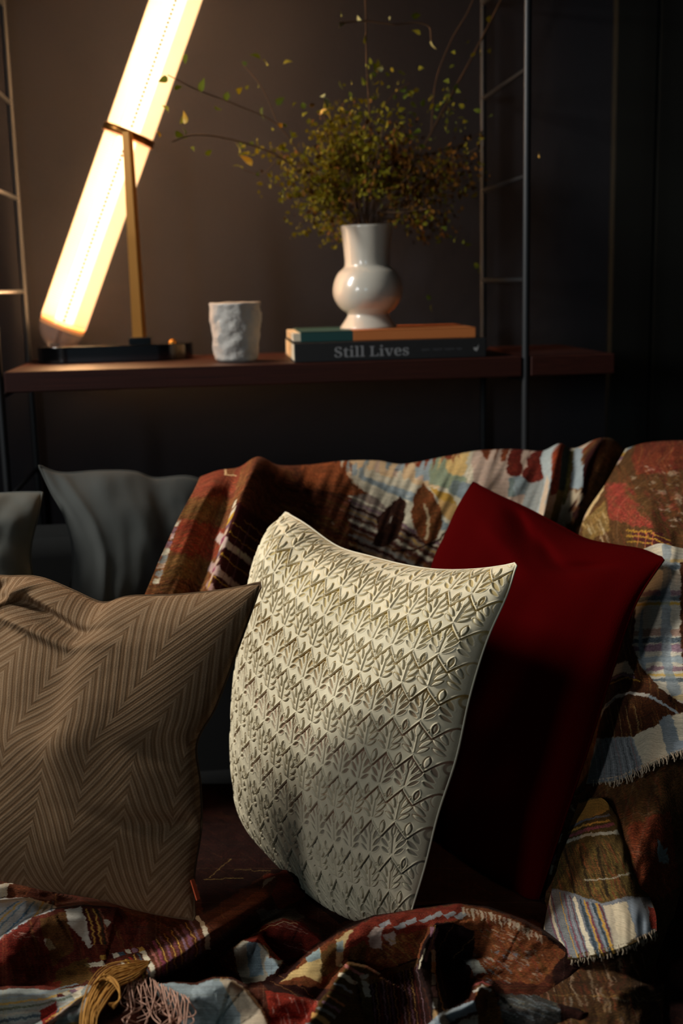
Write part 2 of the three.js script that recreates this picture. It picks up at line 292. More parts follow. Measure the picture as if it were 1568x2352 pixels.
  spray('tall bare branch rising steeply beside the wire ladder, few leaves', [
    { main: [[870, 505, -1.9], [905, 450, -1.9], [960, 360, -1.92], [1030, 230, -1.93], [1090, 120, -1.94], [1150, 0, -1.95], [1180, -70, -1.95]], r: 0.0017 },
    { child: [[990, 300, -1.92], [1000, 190, -1.92], [1035, 95, -1.91], [1075, 25, -1.9], [1100, -40, -1.9]], r: 0.001 }, { child: [[960, 360, -1.92], [1060, 330, -1.95], [1110, 300, -1.97]], r: 0.0009 }],
    [[1235, 360, -1.84, 'y'], [1095, 440, -1.94], [990, 700, -1.85], [985, 690, -1.85], [1100, 615, -1.93], [1097, 622, -1.93], [1120, 50, -1.93]],
    [[960, 330, 1100, 100, 34, 40], [1000, 260, 1110, 300, 22, 34], [960, 520, 1080, 560, 8, 22]]);
  spray('upright branch ending in a level twig with pale leaf buds near frame top', [
    { main: [[842, 500, -1.9], [846, 420, -1.9], [850, 300, -1.9], [842, 150, -1.88], [840, 40, -1.87], [838, -20, -1.87]], r: 0.0011 },
    { child: [[783, 52, -1.85], [840, 48, -1.86], [905, 56, -1.86], [960, 52, -1.86], [986, 62, -1.86], [990, 95, -1.86]], r: 0.0013 }, { child: [[850, 300, -1.9], [900, 220, -1.9], [940, 190, -1.9]], r: 0.0009 }],
    [[820, 38, -1.85, 'p'], [786, 36, -1.85], [780, 60, -1.85, 'p'], [896, 50, -1.86, 'p'], [944, 36, -1.86], [990, 90, -1.86, 'p'], [965, 80, -1.86], [842, 100, -1.88], [875, 165, -1.88, 'p']],
    [[820, 180, 960, 200, 44, 42], [760, 240, 980, 300, 44, 36]]);
  // dense dried filler
  const t = thing('dried_bunch', 'dense bunch of tiny olive and brown leaves filling the vase mouth', 'dried plant', V(mouth.x, mouth.y - 0.06, mouth.z));
  const tips = [[700, 430], [740, 330], [740, 260], [790, 250], [840, 250], [880, 290], [920, 300], [960, 360], [1010, 400], [1060, 360], [1095, 340], [1100, 400], [1040, 470], [980, 480], [760, 420], [720, 470], [860, 400], [690, 510], [1020, 530], [760, 540]];
  for (let i = 0; i < 16; i++) { const a = rr(-1.35, 1.35), l = rr(120, 250); tips.push([845 + Math.sin(a) * l * 1.05, 470 - Math.cos(a) * l * 0.9]); }
  const geos = [], geos2 = [];
  for (const [x, y] of tips) {
    const z = rr(-2.0, -1.8), c = path([[840 + (x - 840) * 0.2, 500 + (y - 500) * 0.15, -1.9], [lerp(840, x, 0.6), lerp(500, y, 0.62), lerp(-1.9, z, 0.6)], [x, y, z]]);
    part('stem', taper(c, 0.0009, 24), stemM, t);
    for (let i = 0; i < 100; i++) {
      const k = 0.5 + 0.5 * Math.pow(rnd(), 0.7), p = c.getPoint(k), s = 0.007 + 0.019 * k;
      p.x += rr(-s, s); p.y += rr(-s, s); p.z += rr(-s, s);
      (x > 900 ? (rnd() < 0.7 ? geos2 : geos) : (rnd() < 0.2 ? geos2 : geos)).push(put(L[1], p, rr(0.7, 1.25)));
    }
  }
  part('small_leaves', mergeGeometries(geos), phys('#625e0e', 0.85, { transmission: 0.3, thickness: 0, specularIntensity: 0.15 }), t, 'tiny olive leaves').userData.kind = 'stuff';
  part('dry_seeds', mergeGeometries(geos2), dry[0], t, 'tiny brown dried leaves').userData.kind = 'stuff';
}
// ------------------------------------------------------------------ sofa
const SEAT = 0.45;
const weaveTex = texture(128, 128, (x, y) => { const t = ((x >> 1) + (y >> 1)) % 2 ? 148 : 108, n = t + 30 * noise(x / 4, y / 4, 9); return [n, n, n]; }, false);
const greyMat = phys(0x202121, 0.95, { specularIntensity: 0.2, bumpMap: repeated(weaveTex, 12, 12), bumpScale: 0.0006 });
{
  const s = thing('sofa', 'dark grey upholstered sofa under the patterned throw and cushions', 'sofa', V(-0.35, 0, -1.2));
  part('base', rbox(-0.95, 0.84, 0.06, 0.27, -1.72, -0.66, 0.02), greyMat, s);
  part('seat_cushion', rbox(-0.94, 0.56, 0.272, SEAT - 0.015, -1.67, -0.64, 0.03, 5), greyMat, s);
  part('backrest', rbox(-0.95, 0.84, 0.272, 0.80, -1.765, -1.68, 0.04, 5), greyMat, s);
  part('armrest', rbox(0.68, 0.84, 0.272, 0.78, -1.6, -0.66, 0.05, 5), greyMat, s);
  for (const x of [-0.88, 0.74]) for (const z of [-1.66, -0.72]) part('leg', new THREE.CylinderGeometry(0.022, 0.016, 0.07, 16).translate(x, 0.03, z), std(0x1a120c, 0.5), s);
}

// ------------------------------------------------------------------ cushions
function curveOf(a, mids, b) {
  const n = mids.length, pts = [a];
  mids.forEach((m, i) => { const t = (i + 1) / (n + 1); pts.push(at(m[0], m[1], m[2] ?? lerp(a.z, b.z, t))); });
  pts.push(b);
  return new THREE.CatmullRomCurve3(pts, false, 'centripetal');
}
function pillowGeo(o) {
  const [TL, TR, BR, BL] = o.corners.map((c) => at(...c)), nu = o.nu ?? 90, nv = o.nv ?? 90;
  const T = curveOf(TL, o.top ?? [], TR), B = curveOf(BL, o.bottom ?? [], BR), Lc = curveOf(TL, o.left ?? [], BL), Rc = curveOf(TR, o.right ?? [], BR);
  const sample = (c, n) => Array.from({ length: n + 1 }, (_, i) => c.getPointAt(i / n));
  const st = sample(T, nu), sb = sample(B, nu), sl = sample(Lc, nv), sr = sample(Rc, nv);
  const N = TR.clone().sub(TL).add(BR.clone().sub(BL)).cross(TL.clone().sub(BL).add(TR.clone().sub(BR))).normalize();
  const mid = TL.clone().add(BR).multiplyScalar(0.5);
  if (N.dot(camera.position.clone().sub(mid)) < 0) N.negate();
  const ex = o.power ?? 0.55;
  const grid = (side) => {
    const P = [];
    for (let j = 0; j <= nv; j++) for (let i = 0; i <= nu; i++) {
      const u = i / nu, v = j / nv;
      const p = st[i].clone().multiplyScalar(1 - v).addScaledVector(sb[i], v).addScaledVector(sl[j], 1 - u).addScaledVector(sr[j], u)
        .addScaledVector(TL, -(1 - u) * (1 - v)).addScaledVector(TR, -u * (1 - v)).addScaledVector(BL, -(1 - u) * v).addScaledVector(BR, -u * v);
      const pf = Math.pow(4 * u * (1 - u), ex) * Math.pow(4 * v * (1 - v), ex);
      P.push(p.addScaledVector(N, side > 0 ? o.front * pf * (o.shape ? o.shape(u, v) : 1) + (o.folds ? o.folds(u, v) * Math.min(1, pf * 3) : 0) : -o.back * pf));
    }
    const make = (Q) => {
      const pos = new Float32Array(Q.length * 3), uv = new Float32Array(Q.length * 2), idx = [];
      Q.forEach((p, k) => { p.toArray(pos, k * 3); uv[k * 2] = (k % (nu + 1)) / nu; uv[k * 2 + 1] = 1 - Math.floor(k / (nu + 1)) / nv; });
      for (let j = 0; j < nv; j++) for (let i = 0; i < nu; i++) { const a = j * (nu + 1) + i, b = a + 1, c = a + nu + 1, d = c + 1; side > 0 ? idx.push(a, c, b, b, c, d) : idx.push(a, b, c, b, d, c); }
      const g = new THREE.BufferGeometry().setAttribute('position', new THREE.BufferAttribute(pos, 3)).setAttribute('uv', new THREE.BufferAttribute(uv, 2));
      g.setIndex(idx); g.computeVertexNormals(); return g;
    };
    let g = make(P);
    if (side > 0 && o.relief) {
      const n = g.attributes.normal, q = V(0, 0, 0);
      P.forEach((p, k) => { const u = (k % (nu + 1)) / nu, v = Math.floor(k / (nu + 1)) / nv, e = Math.min(1, 40 * Math.min(u, 1 - u, v, 1 - v)); p.addScaledVector(q.fromBufferAttribute(n, k), e * o.relief(u, v)); });
      g = make(P);
    }
    return g;
  };
  return [grid(1), o.coarseBack ? null : grid(-1), [TL, TR, BR, BL], [T, Rc, B, Lc]];
}
function pillow(name, label, category, o, frontMat, backMat, group) {
  const [f, b, c, edges] = pillowGeo(o);
  const low = c[2].y < c[3].y ? c[2] : c[3], t = thing(name, label, category, V((c[0].x + c[1].x) / 2, low.y, low.z), group);
  part('front_panel', f, frontMat, t);
  part('back_panel', b, backMat ?? frontMat, t);
  if (o.piping) { const pts = edges.flatMap((e, k) => { const p = e.getPoints(24); if (k >= 2) p.reverse(); return p.slice(0, -1); }); part('seam', new THREE.TubeGeometry(new THREE.CatmullRomCurve3(pts, true), 240, o.piping, 6, true), backMat ?? frontMat, t); }
  return t;
}

// loose grey back cushions
const softFolds = (s, a) => (u, v) => a * noise(u * 4 + s, v * 3, s) + a * 0.5 * noise(u * 9, v * 7 + s, s * 2);
pillow('back_cushion', 'large dark grey back cushion with pointed corner behind the herringbone cushion', 'cushion',
  { corners: [[90, 1070, -1.60], [480, 1108, -1.62], [440, 1560, -1.54], [110, 1560, -1.50]], top: [[135, 1086], [230, 1082], [310, 1084], [352, 1098], [430, 1094]], left: [[118, 1130], [150, 1190], [168, 1290]], front: 0.045, back: 0.03, piping: 0.0016,
    folds: (u, v) => softFolds(3, 0.006)(u, v) + 0.01 * Math.exp(-Math.pow((u - 0.12 - v * 0.2) / 0.04, 2)) * (1 - v) }, phys(0x3f413f, 0.95, { specularIntensity: 0.2, bumpMap: repeated(weaveTex, 40, 40), bumpScale: 0.0005 }), null);
pillow('back_cushion', 'dark grey back cushion at the frame edge, lower than its pointed neighbour', 'cushion',
  { corners: [[-330, 1160, -1.56], [97, 1131, -1.55], [150, 1560, -1.46], [-330, 1560, -1.46]], top: [[-150, 1128], [-20, 1134], [50, 1131]], right: [[88, 1180], [70, 1290]], front: 0.075, back: 0.03, piping: 0.0016, folds: softFolds(8, 0.014) }, phys(0x50524e, 0.95, { specularIntensity: 0.2, bumpMap: repeated(weaveTex, 40, 40), bumpScale: 0.0005 }), null);
pillow('back_cushion', 'dark grey cushion edge at the bottom corner beyond the hanging throw', 'cushion',
  { corners: [[1462, 2392, -0.975], [1620, 2185, -1.06], [1760, 2410, -0.975], [1580, 2470, -0.935]], front: 0.03, back: 0.03, piping: 0.0016 }, std(0x4a4e4e, 0.95), null);

// wine red velvet cushion
{
  const m = phys(0x3c0001, 0.95, { specularIntensity: 0.05, sheen: 0, sheenColor: new THREE.Color(0.4, 0.0, 0.0), sheenRoughness: 0.5, bumpMap: repeated(plaster, 9, 9), bumpScale: 0.0006 });
  const wr = (u, v, x, y, ang, len, wid, h) => { const c = Math.cos(ang), s = Math.sin(ang), a = (u - x) * c + (v - y) * s, b = -(u - x) * s + (v - y) * c; return h * Math.exp(-a * a / (len * len) - b * b / (wid * wid)); };
  pillow('throw_cushion', 'plain wine red velvet cushion standing behind the embossed cream one', 'cushion',
    { corners: [[1086, 1108, -1.54], [1524, 1284, -1.31], [1225, 2100, -1.18], [935, 1890, -1.43]], top: [[1140, 1136], [1210, 1168], [1280, 1205], [1345, 1238], [1410, 1252], [1475, 1263]], left: [[1052, 1165], [1025, 1235], [1000, 1300], [950, 1600]], right: [[1460, 1385], [1400, 1560], [1350, 1720], [1290, 1900]], front: 0.062, back: 0.02, nu: 160, nv: 160, piping: 0.0014,
      folds: (u, v) => wr(u, v, 0.35, 0.05, 0.35, 0.14, 0.022, -0.013) + wr(u, v, 0.55, 0.09, 0.25, 0.12, 0.02, -0.011) + wr(u, v, 0.45, 0.14, 0.2, 0.2, 0.03, 0.008) + wr(u, v, 0.75, 0.1, -0.2, 0.1, 0.02, -0.009) + 0.003 * noise(u * 6, v * 6, 4) }, m, null);
}

// embossed cream cushion: its leaf and zigzag relief is drawn once as a height tile
{
  const TW = 160, TH = 368, cv = document.createElement('canvas'); cv.width = TW; cv.height = TH;
  const c = cv.getContext('2d');
  c.fillStyle = '#8c8c8c'; c.fillRect(0, 0, TW, TH);
  const leaf = (x, y, len, wid, ang, fill, edge, ew = 3.2) => {
    for (const dx of [-TW, 0, TW]) for (const dy of [-TH, 0, TH]) {
      c.save(); c.translate(x + dx, y + dy); c.rotate(ang);
      c.beginPath(); c.moveTo(0, len / 2); c.bezierCurveTo(wid * 0.75, len * 0.12, wid * 0.55, -len * 0.3, 0, -len / 2); c.bezierCurveTo(-wid * 0.55, -len * 0.3, -wid * 0.75, len * 0.12, 0, len / 2);
      if (edge) { c.lineWidth = ew * 2; c.strokeStyle = edge; c.stroke(); }
      c.fillStyle = fill; c.fill(); c.restore();
    }
  };
  const line = (pts, w, s) => { for (const dx of [-TW, 0, TW]) for (const dy of [-TH, 0, TH]) { c.beginPath(); pts.forEach((p, i) => (i ? c.lineTo(p[0] + dx, p[1] + dy) : c.moveTo(p[0] + dx, p[1] + dy))); c.lineWidth = w; c.strokeStyle = s; c.lineJoin = 'round'; c.stroke(); } };
  for (const r of [0, 1]) {
    const y = r * 184, hi = r === 0, F = hi ? '#ffffff' : '#3c3c3c', E = hi ? '#181818' : '#d8d8d8';
    leaf(0, y + 98, 78, 34, 0.1, F, E); if (!hi) leaf(0, y + 98, 46, 12, 0.1, '#8a8a8a', null);
    for (const s of [-1, 1]) { leaf(s * 38, y + 128, 76, 24, s * 0.5, F, E); leaf(s * 50, y + 168, 78, 24, s * 0.85, F, E); leaf(s * 44, y + 206, 66, 20, s * 1.0, F, E); }
    line([[0, y + 130], [0, y + 222]], 7, hi ? '#ffffff' : '#303030');
    leaf(80, y + 84, 62, 28, 0.12, hi ? '#303030' : '#ffffff', hi ? '#f0f0f0' : '#181818', 5); if (hi) leaf(80, y + 84, 36, 10, 0.12, '#909090', null);
    line([[0, y + 62], [80, y + 142]], 15, '#101010'); line([[0, y + 56], [80, y + 136]], 9, '#ffffff');       // raised edge of the zigzag
    line([[80, y + 138], [160, y + 58]], 11, '#080808'); line([[80, y + 128], [160, y + 48]], 6, '#e0e0e0');   // its sunken edge
  }
  const raw = c.getImageData(0, 0, TW, TH).data, hgt = new Float32Array(TW * TH);
  for (let y = 0; y < TH; y++) for (let x = 0; x < TW; x++) { let s = 0, n = 0; for (let j = -2; j <= 2; j++) for (let i = -2; i <= 2; i++) { const w = 1 / (1 + i * i + j * j); s += w * raw[(((y + j + TH) % TH) * TW + (x + i + TW) % TW) * 4]; n += w; } hgt[y * TW + x] = s / n / 255; }
  const NU = 14, NV = 5.5, SHEAR = 0.17;                             // the cloth is cut a little off its weave
  const sampleH = (u, v) => { const x = u * NU * TW, y = v * NV * TH, x0 = Math.floor(x), y0 = Math.floor(y), fx = x - x0, fy = y - y0, g = (i, j) => hgt[((j % TH + TH) % TH) * TW + (i % TW + TW) % TW]; return lerp(lerp(g(x0, y0), g(x0 + 1, y0), fx), lerp(g(x0, y0 + 1), g(x0 + 1, y0 + 1), fx), fy); };
  // the sunken yarn is space-dyed in bands down the cloth
  const bands = [[0, 150, 122, 60], [0.14, 168, 138, 62], [0.22, 176, 164, 136], [0.3, 170, 128, 50], [0.38, 104, 76, 48], [0.5, 140, 92, 72], [0.58, 80, 56, 46], [0.66, 150, 96, 70], [0.74, 92, 84, 76], [0.82, 60, 60, 56], [0.9, 104, 104, 84], [1, 90, 84, 70]];
  const dye = (v) => { let k = 1; while (k < bands.length - 1 && bands[k][0] < v) k++; const a = bands[k - 1], b = bands[k], t = clamp((v - a[0]) / (b[0] - a[0])); return [1, 2, 3].map((i) => lerp(a[i], b[i], t)); };
  const TX = 1536, TY = 1536;
  const map = texture(TX, TY, (x, y) => {
    const u = x / TX, v = 1 - y / TY, h = sampleH(u, v - SHEAR * (u - 0.5)), d = dye(clamp(v + 0.05 * noise(u * 5, v * 9, 6) - 0.1 * (u - 0.5))), k = 0.2 + 0.8 * smooth(0.1, 0.46, h), n = 0.93 + 0.1 * noise(x / 1.3, y / 1.3, 3) + 0.05 * noise(x / 40, y / 40, 8);
    const top = [228, 216, 184];
    return [0, 1, 2].map((i) => lerp(d[i], top[i], k) * n);
  });
  const m = phys(0xffffff, 0.92, { map, specularIntensity: 0.3 });
  const back = std(0xcfc8b0, 0.9);
  pillow('throw_cushion', 'cream cushion with embossed leaf relief standing upright at the centre', 'cushion',
    { corners: [[655, 1177, -1.49], [1186, 1295, -1.20], [938, 2112, -1.10], [580, 1918, -1.36]],
      top: [[700, 1203], [775, 1255], [850, 1278], [930, 1298], [1010, 1309], [1100, 1307]], right: [[1164, 1365], [1118, 1470], [1078, 1600], [1047, 1740], [1005, 1870], [975, 1990]],
      bottom: [[640, 1972], [720, 2050], [790, 2104], [860, 2126]], left: [[622, 1225], [606, 1300], [590, 1420], [572, 1560], [562, 1720], [562, 1850]],
      front: 0.085, back: 0.03, power: 0.5, nu: 620, nv: 680, piping: 0.0012, relief: (u, v) => 0.0039 * (sampleH(u, v - SHEAR * (u - 0.5)) - 0.55), folds: (u, v) => 0.004 * noise(u * 3, v * 3, 2) + 0.004 * Math.exp(-Math.pow((v - 0.06 - 0.1 * u) / 0.03, 2)) * noise(u * 14, 1, 1) }, m, back);
}

// beige herringbone cushion
{
  const S = 0.46, C = 0.057, TX = 1536, ca = Math.cos(0.27), sa = Math.sin(0.27);
  const f = (u, v) => { const a = (u - 0.6) * S, b = (v - 0.5) * S, x = a * ca + b * sa, y = b * ca - a * sa, t = x / C + 40, tri = Math.abs(((t % 2) + 2) % 2 - 1) * C; return y + tri * 1.95; };
  const stripe = (s) => clamp(0.5 + 0.42 * Math.sin(s * 6.283 / 0.0225 + 1.6 * noise(s * 22, 3.5, 1)) + 0.3 * Math.sin(s * 6.283 / 0.0092 + 2 * noise(s * 40, 1.5, 2)));
  const map = texture(TX, TX, (x, y) => {
    const u = x / TX, v = 1 - y / TX, wob = 0.0012 * noise(u * 30, v * 30, 5), k = stripe(f(u, v) + wob) * (0.72 + 0.5 * noise(x / 3, y / 3, 4)), n = 1 + 0.26 * noise(x / 1.6, y / 1.6, 7) + 0.16 * noise(x / 4, y / 4, 2) + 0.06 * noise(x / 60, y / 60, 1);
    return [lerp(96, 138, k) * n, lerp(72, 115, k) * n, lerp(49, 90, k) * n];
  });
  const bump = texture(1024, 1024, (x, y) => { const n = 128 + 90 * (stripe(f(x / 1024, 1 - y / 1024)) - 0.5) + 60 * noise(x / 1.7, y / 1.7, 2); return [n, n, n]; }, false);
  const m = phys(0xffffff, 0.92, { map, specularIntensity: 0.2, bumpMap: bump, bumpScale: 0.0009, sheen: 0.1, sheenColor: new THREE.Color(0.4, 0.3, 0.2), sheenRoughness: 0.6 });
  const g2 = (u, v, x, y, ang, la, wb, h) => { const c = Math.cos(ang), s = Math.sin(ang), a = (u - x) * c + (v - y) * s, b = -(u - x) * s + (v - y) * c; return h * Math.exp(-a * a / (la * la) - b * b / (wb * wb)); };
  const cu = pillow('throw_cushion', 'beige and brown wool cushion with herringbone zigzag weave', 'cushion',
    { corners: [[-190, 1345, -1.30], [600, 1340, -1.17], [446, 2112, -1.10], [-240, 2010, -1.20]],
      top: [[-60, 1322], [20, 1324], [82, 1325], [125, 1338], [180, 1362], [238, 1385], [290, 1371], [400, 1367], [500, 1357]], right: [[575, 1410], [535, 1520], [492, 1630], [452, 1705], [460, 1800], [462, 1900], [446, 2010]],
      bottom: [[-100, 2005], [20, 2024], [120, 2046], [220, 2062], [320, 2090], [400, 2106]],
      front: 0.072, back: 0.05, power: 0.5, nu: 260, nv: 260, piping: 0.0014,
      folds: (u, v) => g2(u, v, 0.42, 0.095, 0.10, 0.17, 0.022, -0.024) + g2(u, v, 0.42, 0.145, 0.06, 0.16, 0.022, 0.012) + g2(u, v, 0.31, 0.10, 2.25, 0.10, 0.018, 0.016) + g2(u, v, 0.25, 0.06, 2.2, 0.08, 0.025, -0.016) + g2(u, v, 0.95, 0.72, 0.1, 0.16, 0.03, -0.012) + g2(u, v, 0.93, 0.5, 0.3, 0.08, 0.04, -0.008) + 0.003 * noise(u * 5, v * 5, 3) }, m, null);
  const p = at(441, 2018, -1.098), p2 = at(455, 2064, -1.09);
  const d = p2.clone().sub(p), tag = new THREE.BoxGeometry(0.007, d.length(), 0.0012).applyQuaternion(new THREE.Quaternion().setFromUnitVectors(V(0, 1, 0), d.clone().normalize())).translate((p.x + p2.x) / 2, (p.y + p2.y) / 2, (p.z + p2.z) / 2 + 0.002);
  part('label_tag', tag, std(0xb4461a, 0.8), cu, 'small orange label sewn into the side seam');
}
// ------------------------------------------------------------------ the patterned wool throw
// A sheet of cloth: a net of measured points (picture place and depth, or picture place and height), folds raised on it, its uv the length of thread along the cloth in metres.
function catmull(a, b, c, d, t) { return 0.5 * (2 * b + (c - a) * t + (2 * a - 5 * b + 4 * c - d) * t * t + (3 * b - a - 3 * c + d) * t * t * t); }
function netAt(net, u, v) {
  const m = net.length - 1, n = net[0].length - 1, y = v * m, x = u * n, j = Math.min(m - 1, Math.floor(y)), i = Math.min(n - 1, Math.floor(x)), out = [0, 0, 0];
  const g = (jj, ii, k) => { const J = clamp(jj, 0, m), I = clamp(ii, 0, n); return net[J][I][k]; };
  for (let k = 0; k < 3; k++) { const r = []; for (let a = -1; a <= 2; a++) r.push(catmull(g(j + a, i - 1, k), g(j + a, i, k), g(j + a, i + 1, k), g(j + a, i + 2, k), x - i)); out[k] = catmull(...r, y - j); }
  return out;
}
// A fold: its crest as points [px, py, height]; it falls off gently over wf on the near side and steeply over wb on the far side.
function fold(pts, wf, wb, pw = 2) {
  return (px, py) => {
    let best = 1e9, h = 0, side = 1;
    for (let i = 0; i < pts.length - 1; i++) {
      const [ax, ay, ah] = pts[i], [bx, by, bh] = pts[i + 1], dx = bx - ax, d_y = by - ay, t = clamp(((px - ax) * dx + (py - ay) * d_y) / (dx * dx + d_y * d_y)), qx = ax + dx * t, qy = ay + d_y * t, d = Math.hypot(px - qx, py - qy);
      if (d < best) { best = d; h = lerp(ah, bh, t); side = dx * (py - ay) - d_y * (px - ax) >= 0 ? 1 : -1; }
    }
    const w = side > 0 ? wf : wb;
    return h * Math.exp(-Math.pow(best / w, pw) * (side > 0 ? 1 : 1.5));
  };
}
function makeSheet(net, nu, nv, { lift, floor, thick = 0.003, bend }) {
  const n = (nu + 1) * (nv + 1), P = [], X = new Float32Array(n), Y = new Float32Array(n);
  for (let j = 0; j <= nv; j++) for (let i = 0; i <= nu; i++) {
    const [px, py, z] = netAt(net, i / nu, j / nv), k = j * (nu + 1) + i, l = lift ? lift(px, py, i / nu, j / nv) : 0;
    X[k] = px; Y[k] = py;
    if (floor) P.push(atY(px, py, z + l));
    else { const d = ray(px, py); d.multiplyScalar(z / d.z); const len = d.length(); P.push(d.multiplyScalar(1 - l / len).add(camera.position)); }
  }
  const U = new Float32Array(n), T = new Float32Array(n); let mu = 0, mt = 0;
  for (let j = 0; j <= nv; j++) for (let i = 0; i <= nu; i++) {
    const k = j * (nu + 1) + i;
    if (i) U[k] = U[k - 1] + P[k].distanceTo(P[k - 1]);
    if (j) T[k] = T[k - nu - 1] + P[k].distanceTo(P[k - nu - 1]);
    mu = Math.max(mu, U[k]); mt = Math.max(mt, T[k]);
  }
  if (floor) {                                                      // a crumpled cloth: thread lengths shared by whole rows and columns, so that threads stay straight
    const cu = new Float32Array(nu + 1), ct = new Float32Array(nv + 1);
    for (let i = 1; i <= nu; i++) { let s = 0; for (let j = 0; j <= nv; j++) s += U[j * (nu + 1) + i]; cu[i] = s / (nv + 1); }
    for (let j = 1; j <= nv; j++) { let s = 0; for (let i = 0; i <= nu; i++) s += T[j * (nu + 1) + i]; ct[j] = s / (nu + 1); }
    for (let j = 0; j <= nv; j++) for (let i = 0; i <= nu; i++) { U[j * (nu + 1) + i] = cu[i]; T[j * (nu + 1) + i] = ct[j]; }
    mu = cu[nu]; mt = ct[nv];
  }
  const pos = [], uv = [], idx = [];
  P.forEach((p, k) => { pos.push(p.x, p.y, p.z); uv.push(U[k] / mu, 1 - T[k] / mt); });
  for (let j = 0; j < nv; j++) for (let i = 0; i < nu; i++) { const a = j * (nu + 1) + i, c = a + nu + 1; idx.push(a, c, a + 1, a + 1, c, c + 1); }
  const front = new THREE.BufferGeometry().setAttribute('position', new THREE.Float32BufferAttribute(pos, 3)).setAttribute('uv', new THREE.Float32BufferAttribute(uv, 2));
  front.setIndex(idx); front.computeVertexNormals();
  const N = front.attributes.normal, bp = [], bi = [];
  for (let k = 0; k < n; k++) bp.push(pos[k * 3] - N.getX(k) * thick, pos[k * 3 + 1] - N.getY(k) * thick, pos[k * 3 + 2] - N.getZ(k) * thick);
  for (let q = 0; q < idx.length; q += 3) bi.push(idx[q], idx[q + 2], idx[q + 1]);
  const all = pos.concat(bp), ai = idx.concat(bi.map((k) => k + n)), border = [];
  for (let i = 0; i <= nu; i++) border.push(i);
  for (let j = 1; j <= nv; j++) border.push(j * (nu + 1) + nu);
  for (let i = nu - 1; i >= 0; i--) border.push(nv * (nu + 1) + i);
  for (let j = nv - 1; j >= 0; j--) border.push(j * (nu + 1));
  for (let q = 0; q < border.length - 1; q++) { const a = border[q], b = border[q + 1]; ai.push(a, b, a + n, b, b + n, a + n); }
  const geo = new THREE.BufferGeometry().setAttribute('position', new THREE.Float32BufferAttribute(all, 3)).setAttribute('uv', new THREE.Float32BufferAttribute(uv.concat(uv), 2));
  geo.setIndex(ai); geo.computeVertexNormals();
  const find = (px, py) => {                                        // the thread place (0..1) of the cloth point seen there
    let best = 1e12, bk = 0;
    for (let j = 0; j <= nv; j += 4) for (let i = 0; i <= nu; i += 4) { const k = j * (nu + 1) + i, d = (X[k] - px) ** 2 + (Y[k] - py) ** 2; if (d < best) { best = d; bk = k; } }
    const j0 = Math.floor(bk / (nu + 1)), i0 = bk % (nu + 1);
    for (let j = Math.max(0, j0 - 4); j <= Math.min(nv, j0 + 4); j++) for (let i = Math.max(0, i0 - 4); i <= Math.min(nu, i0 + 4); i++) { const k = j * (nu + 1) + i, d = (X[k] - px) ** 2 + (Y[k] - py) ** 2; if (d < best) { best = d; bk = k; } }
    return bk;
  };
  return { geo, mu, mt, P, find, uvOf: (px, py) => { const k = find(px, py); return [U[k] / mu, T[k] / mt]; }, spot: (px, py) => P[find(px, py)].clone() };
}
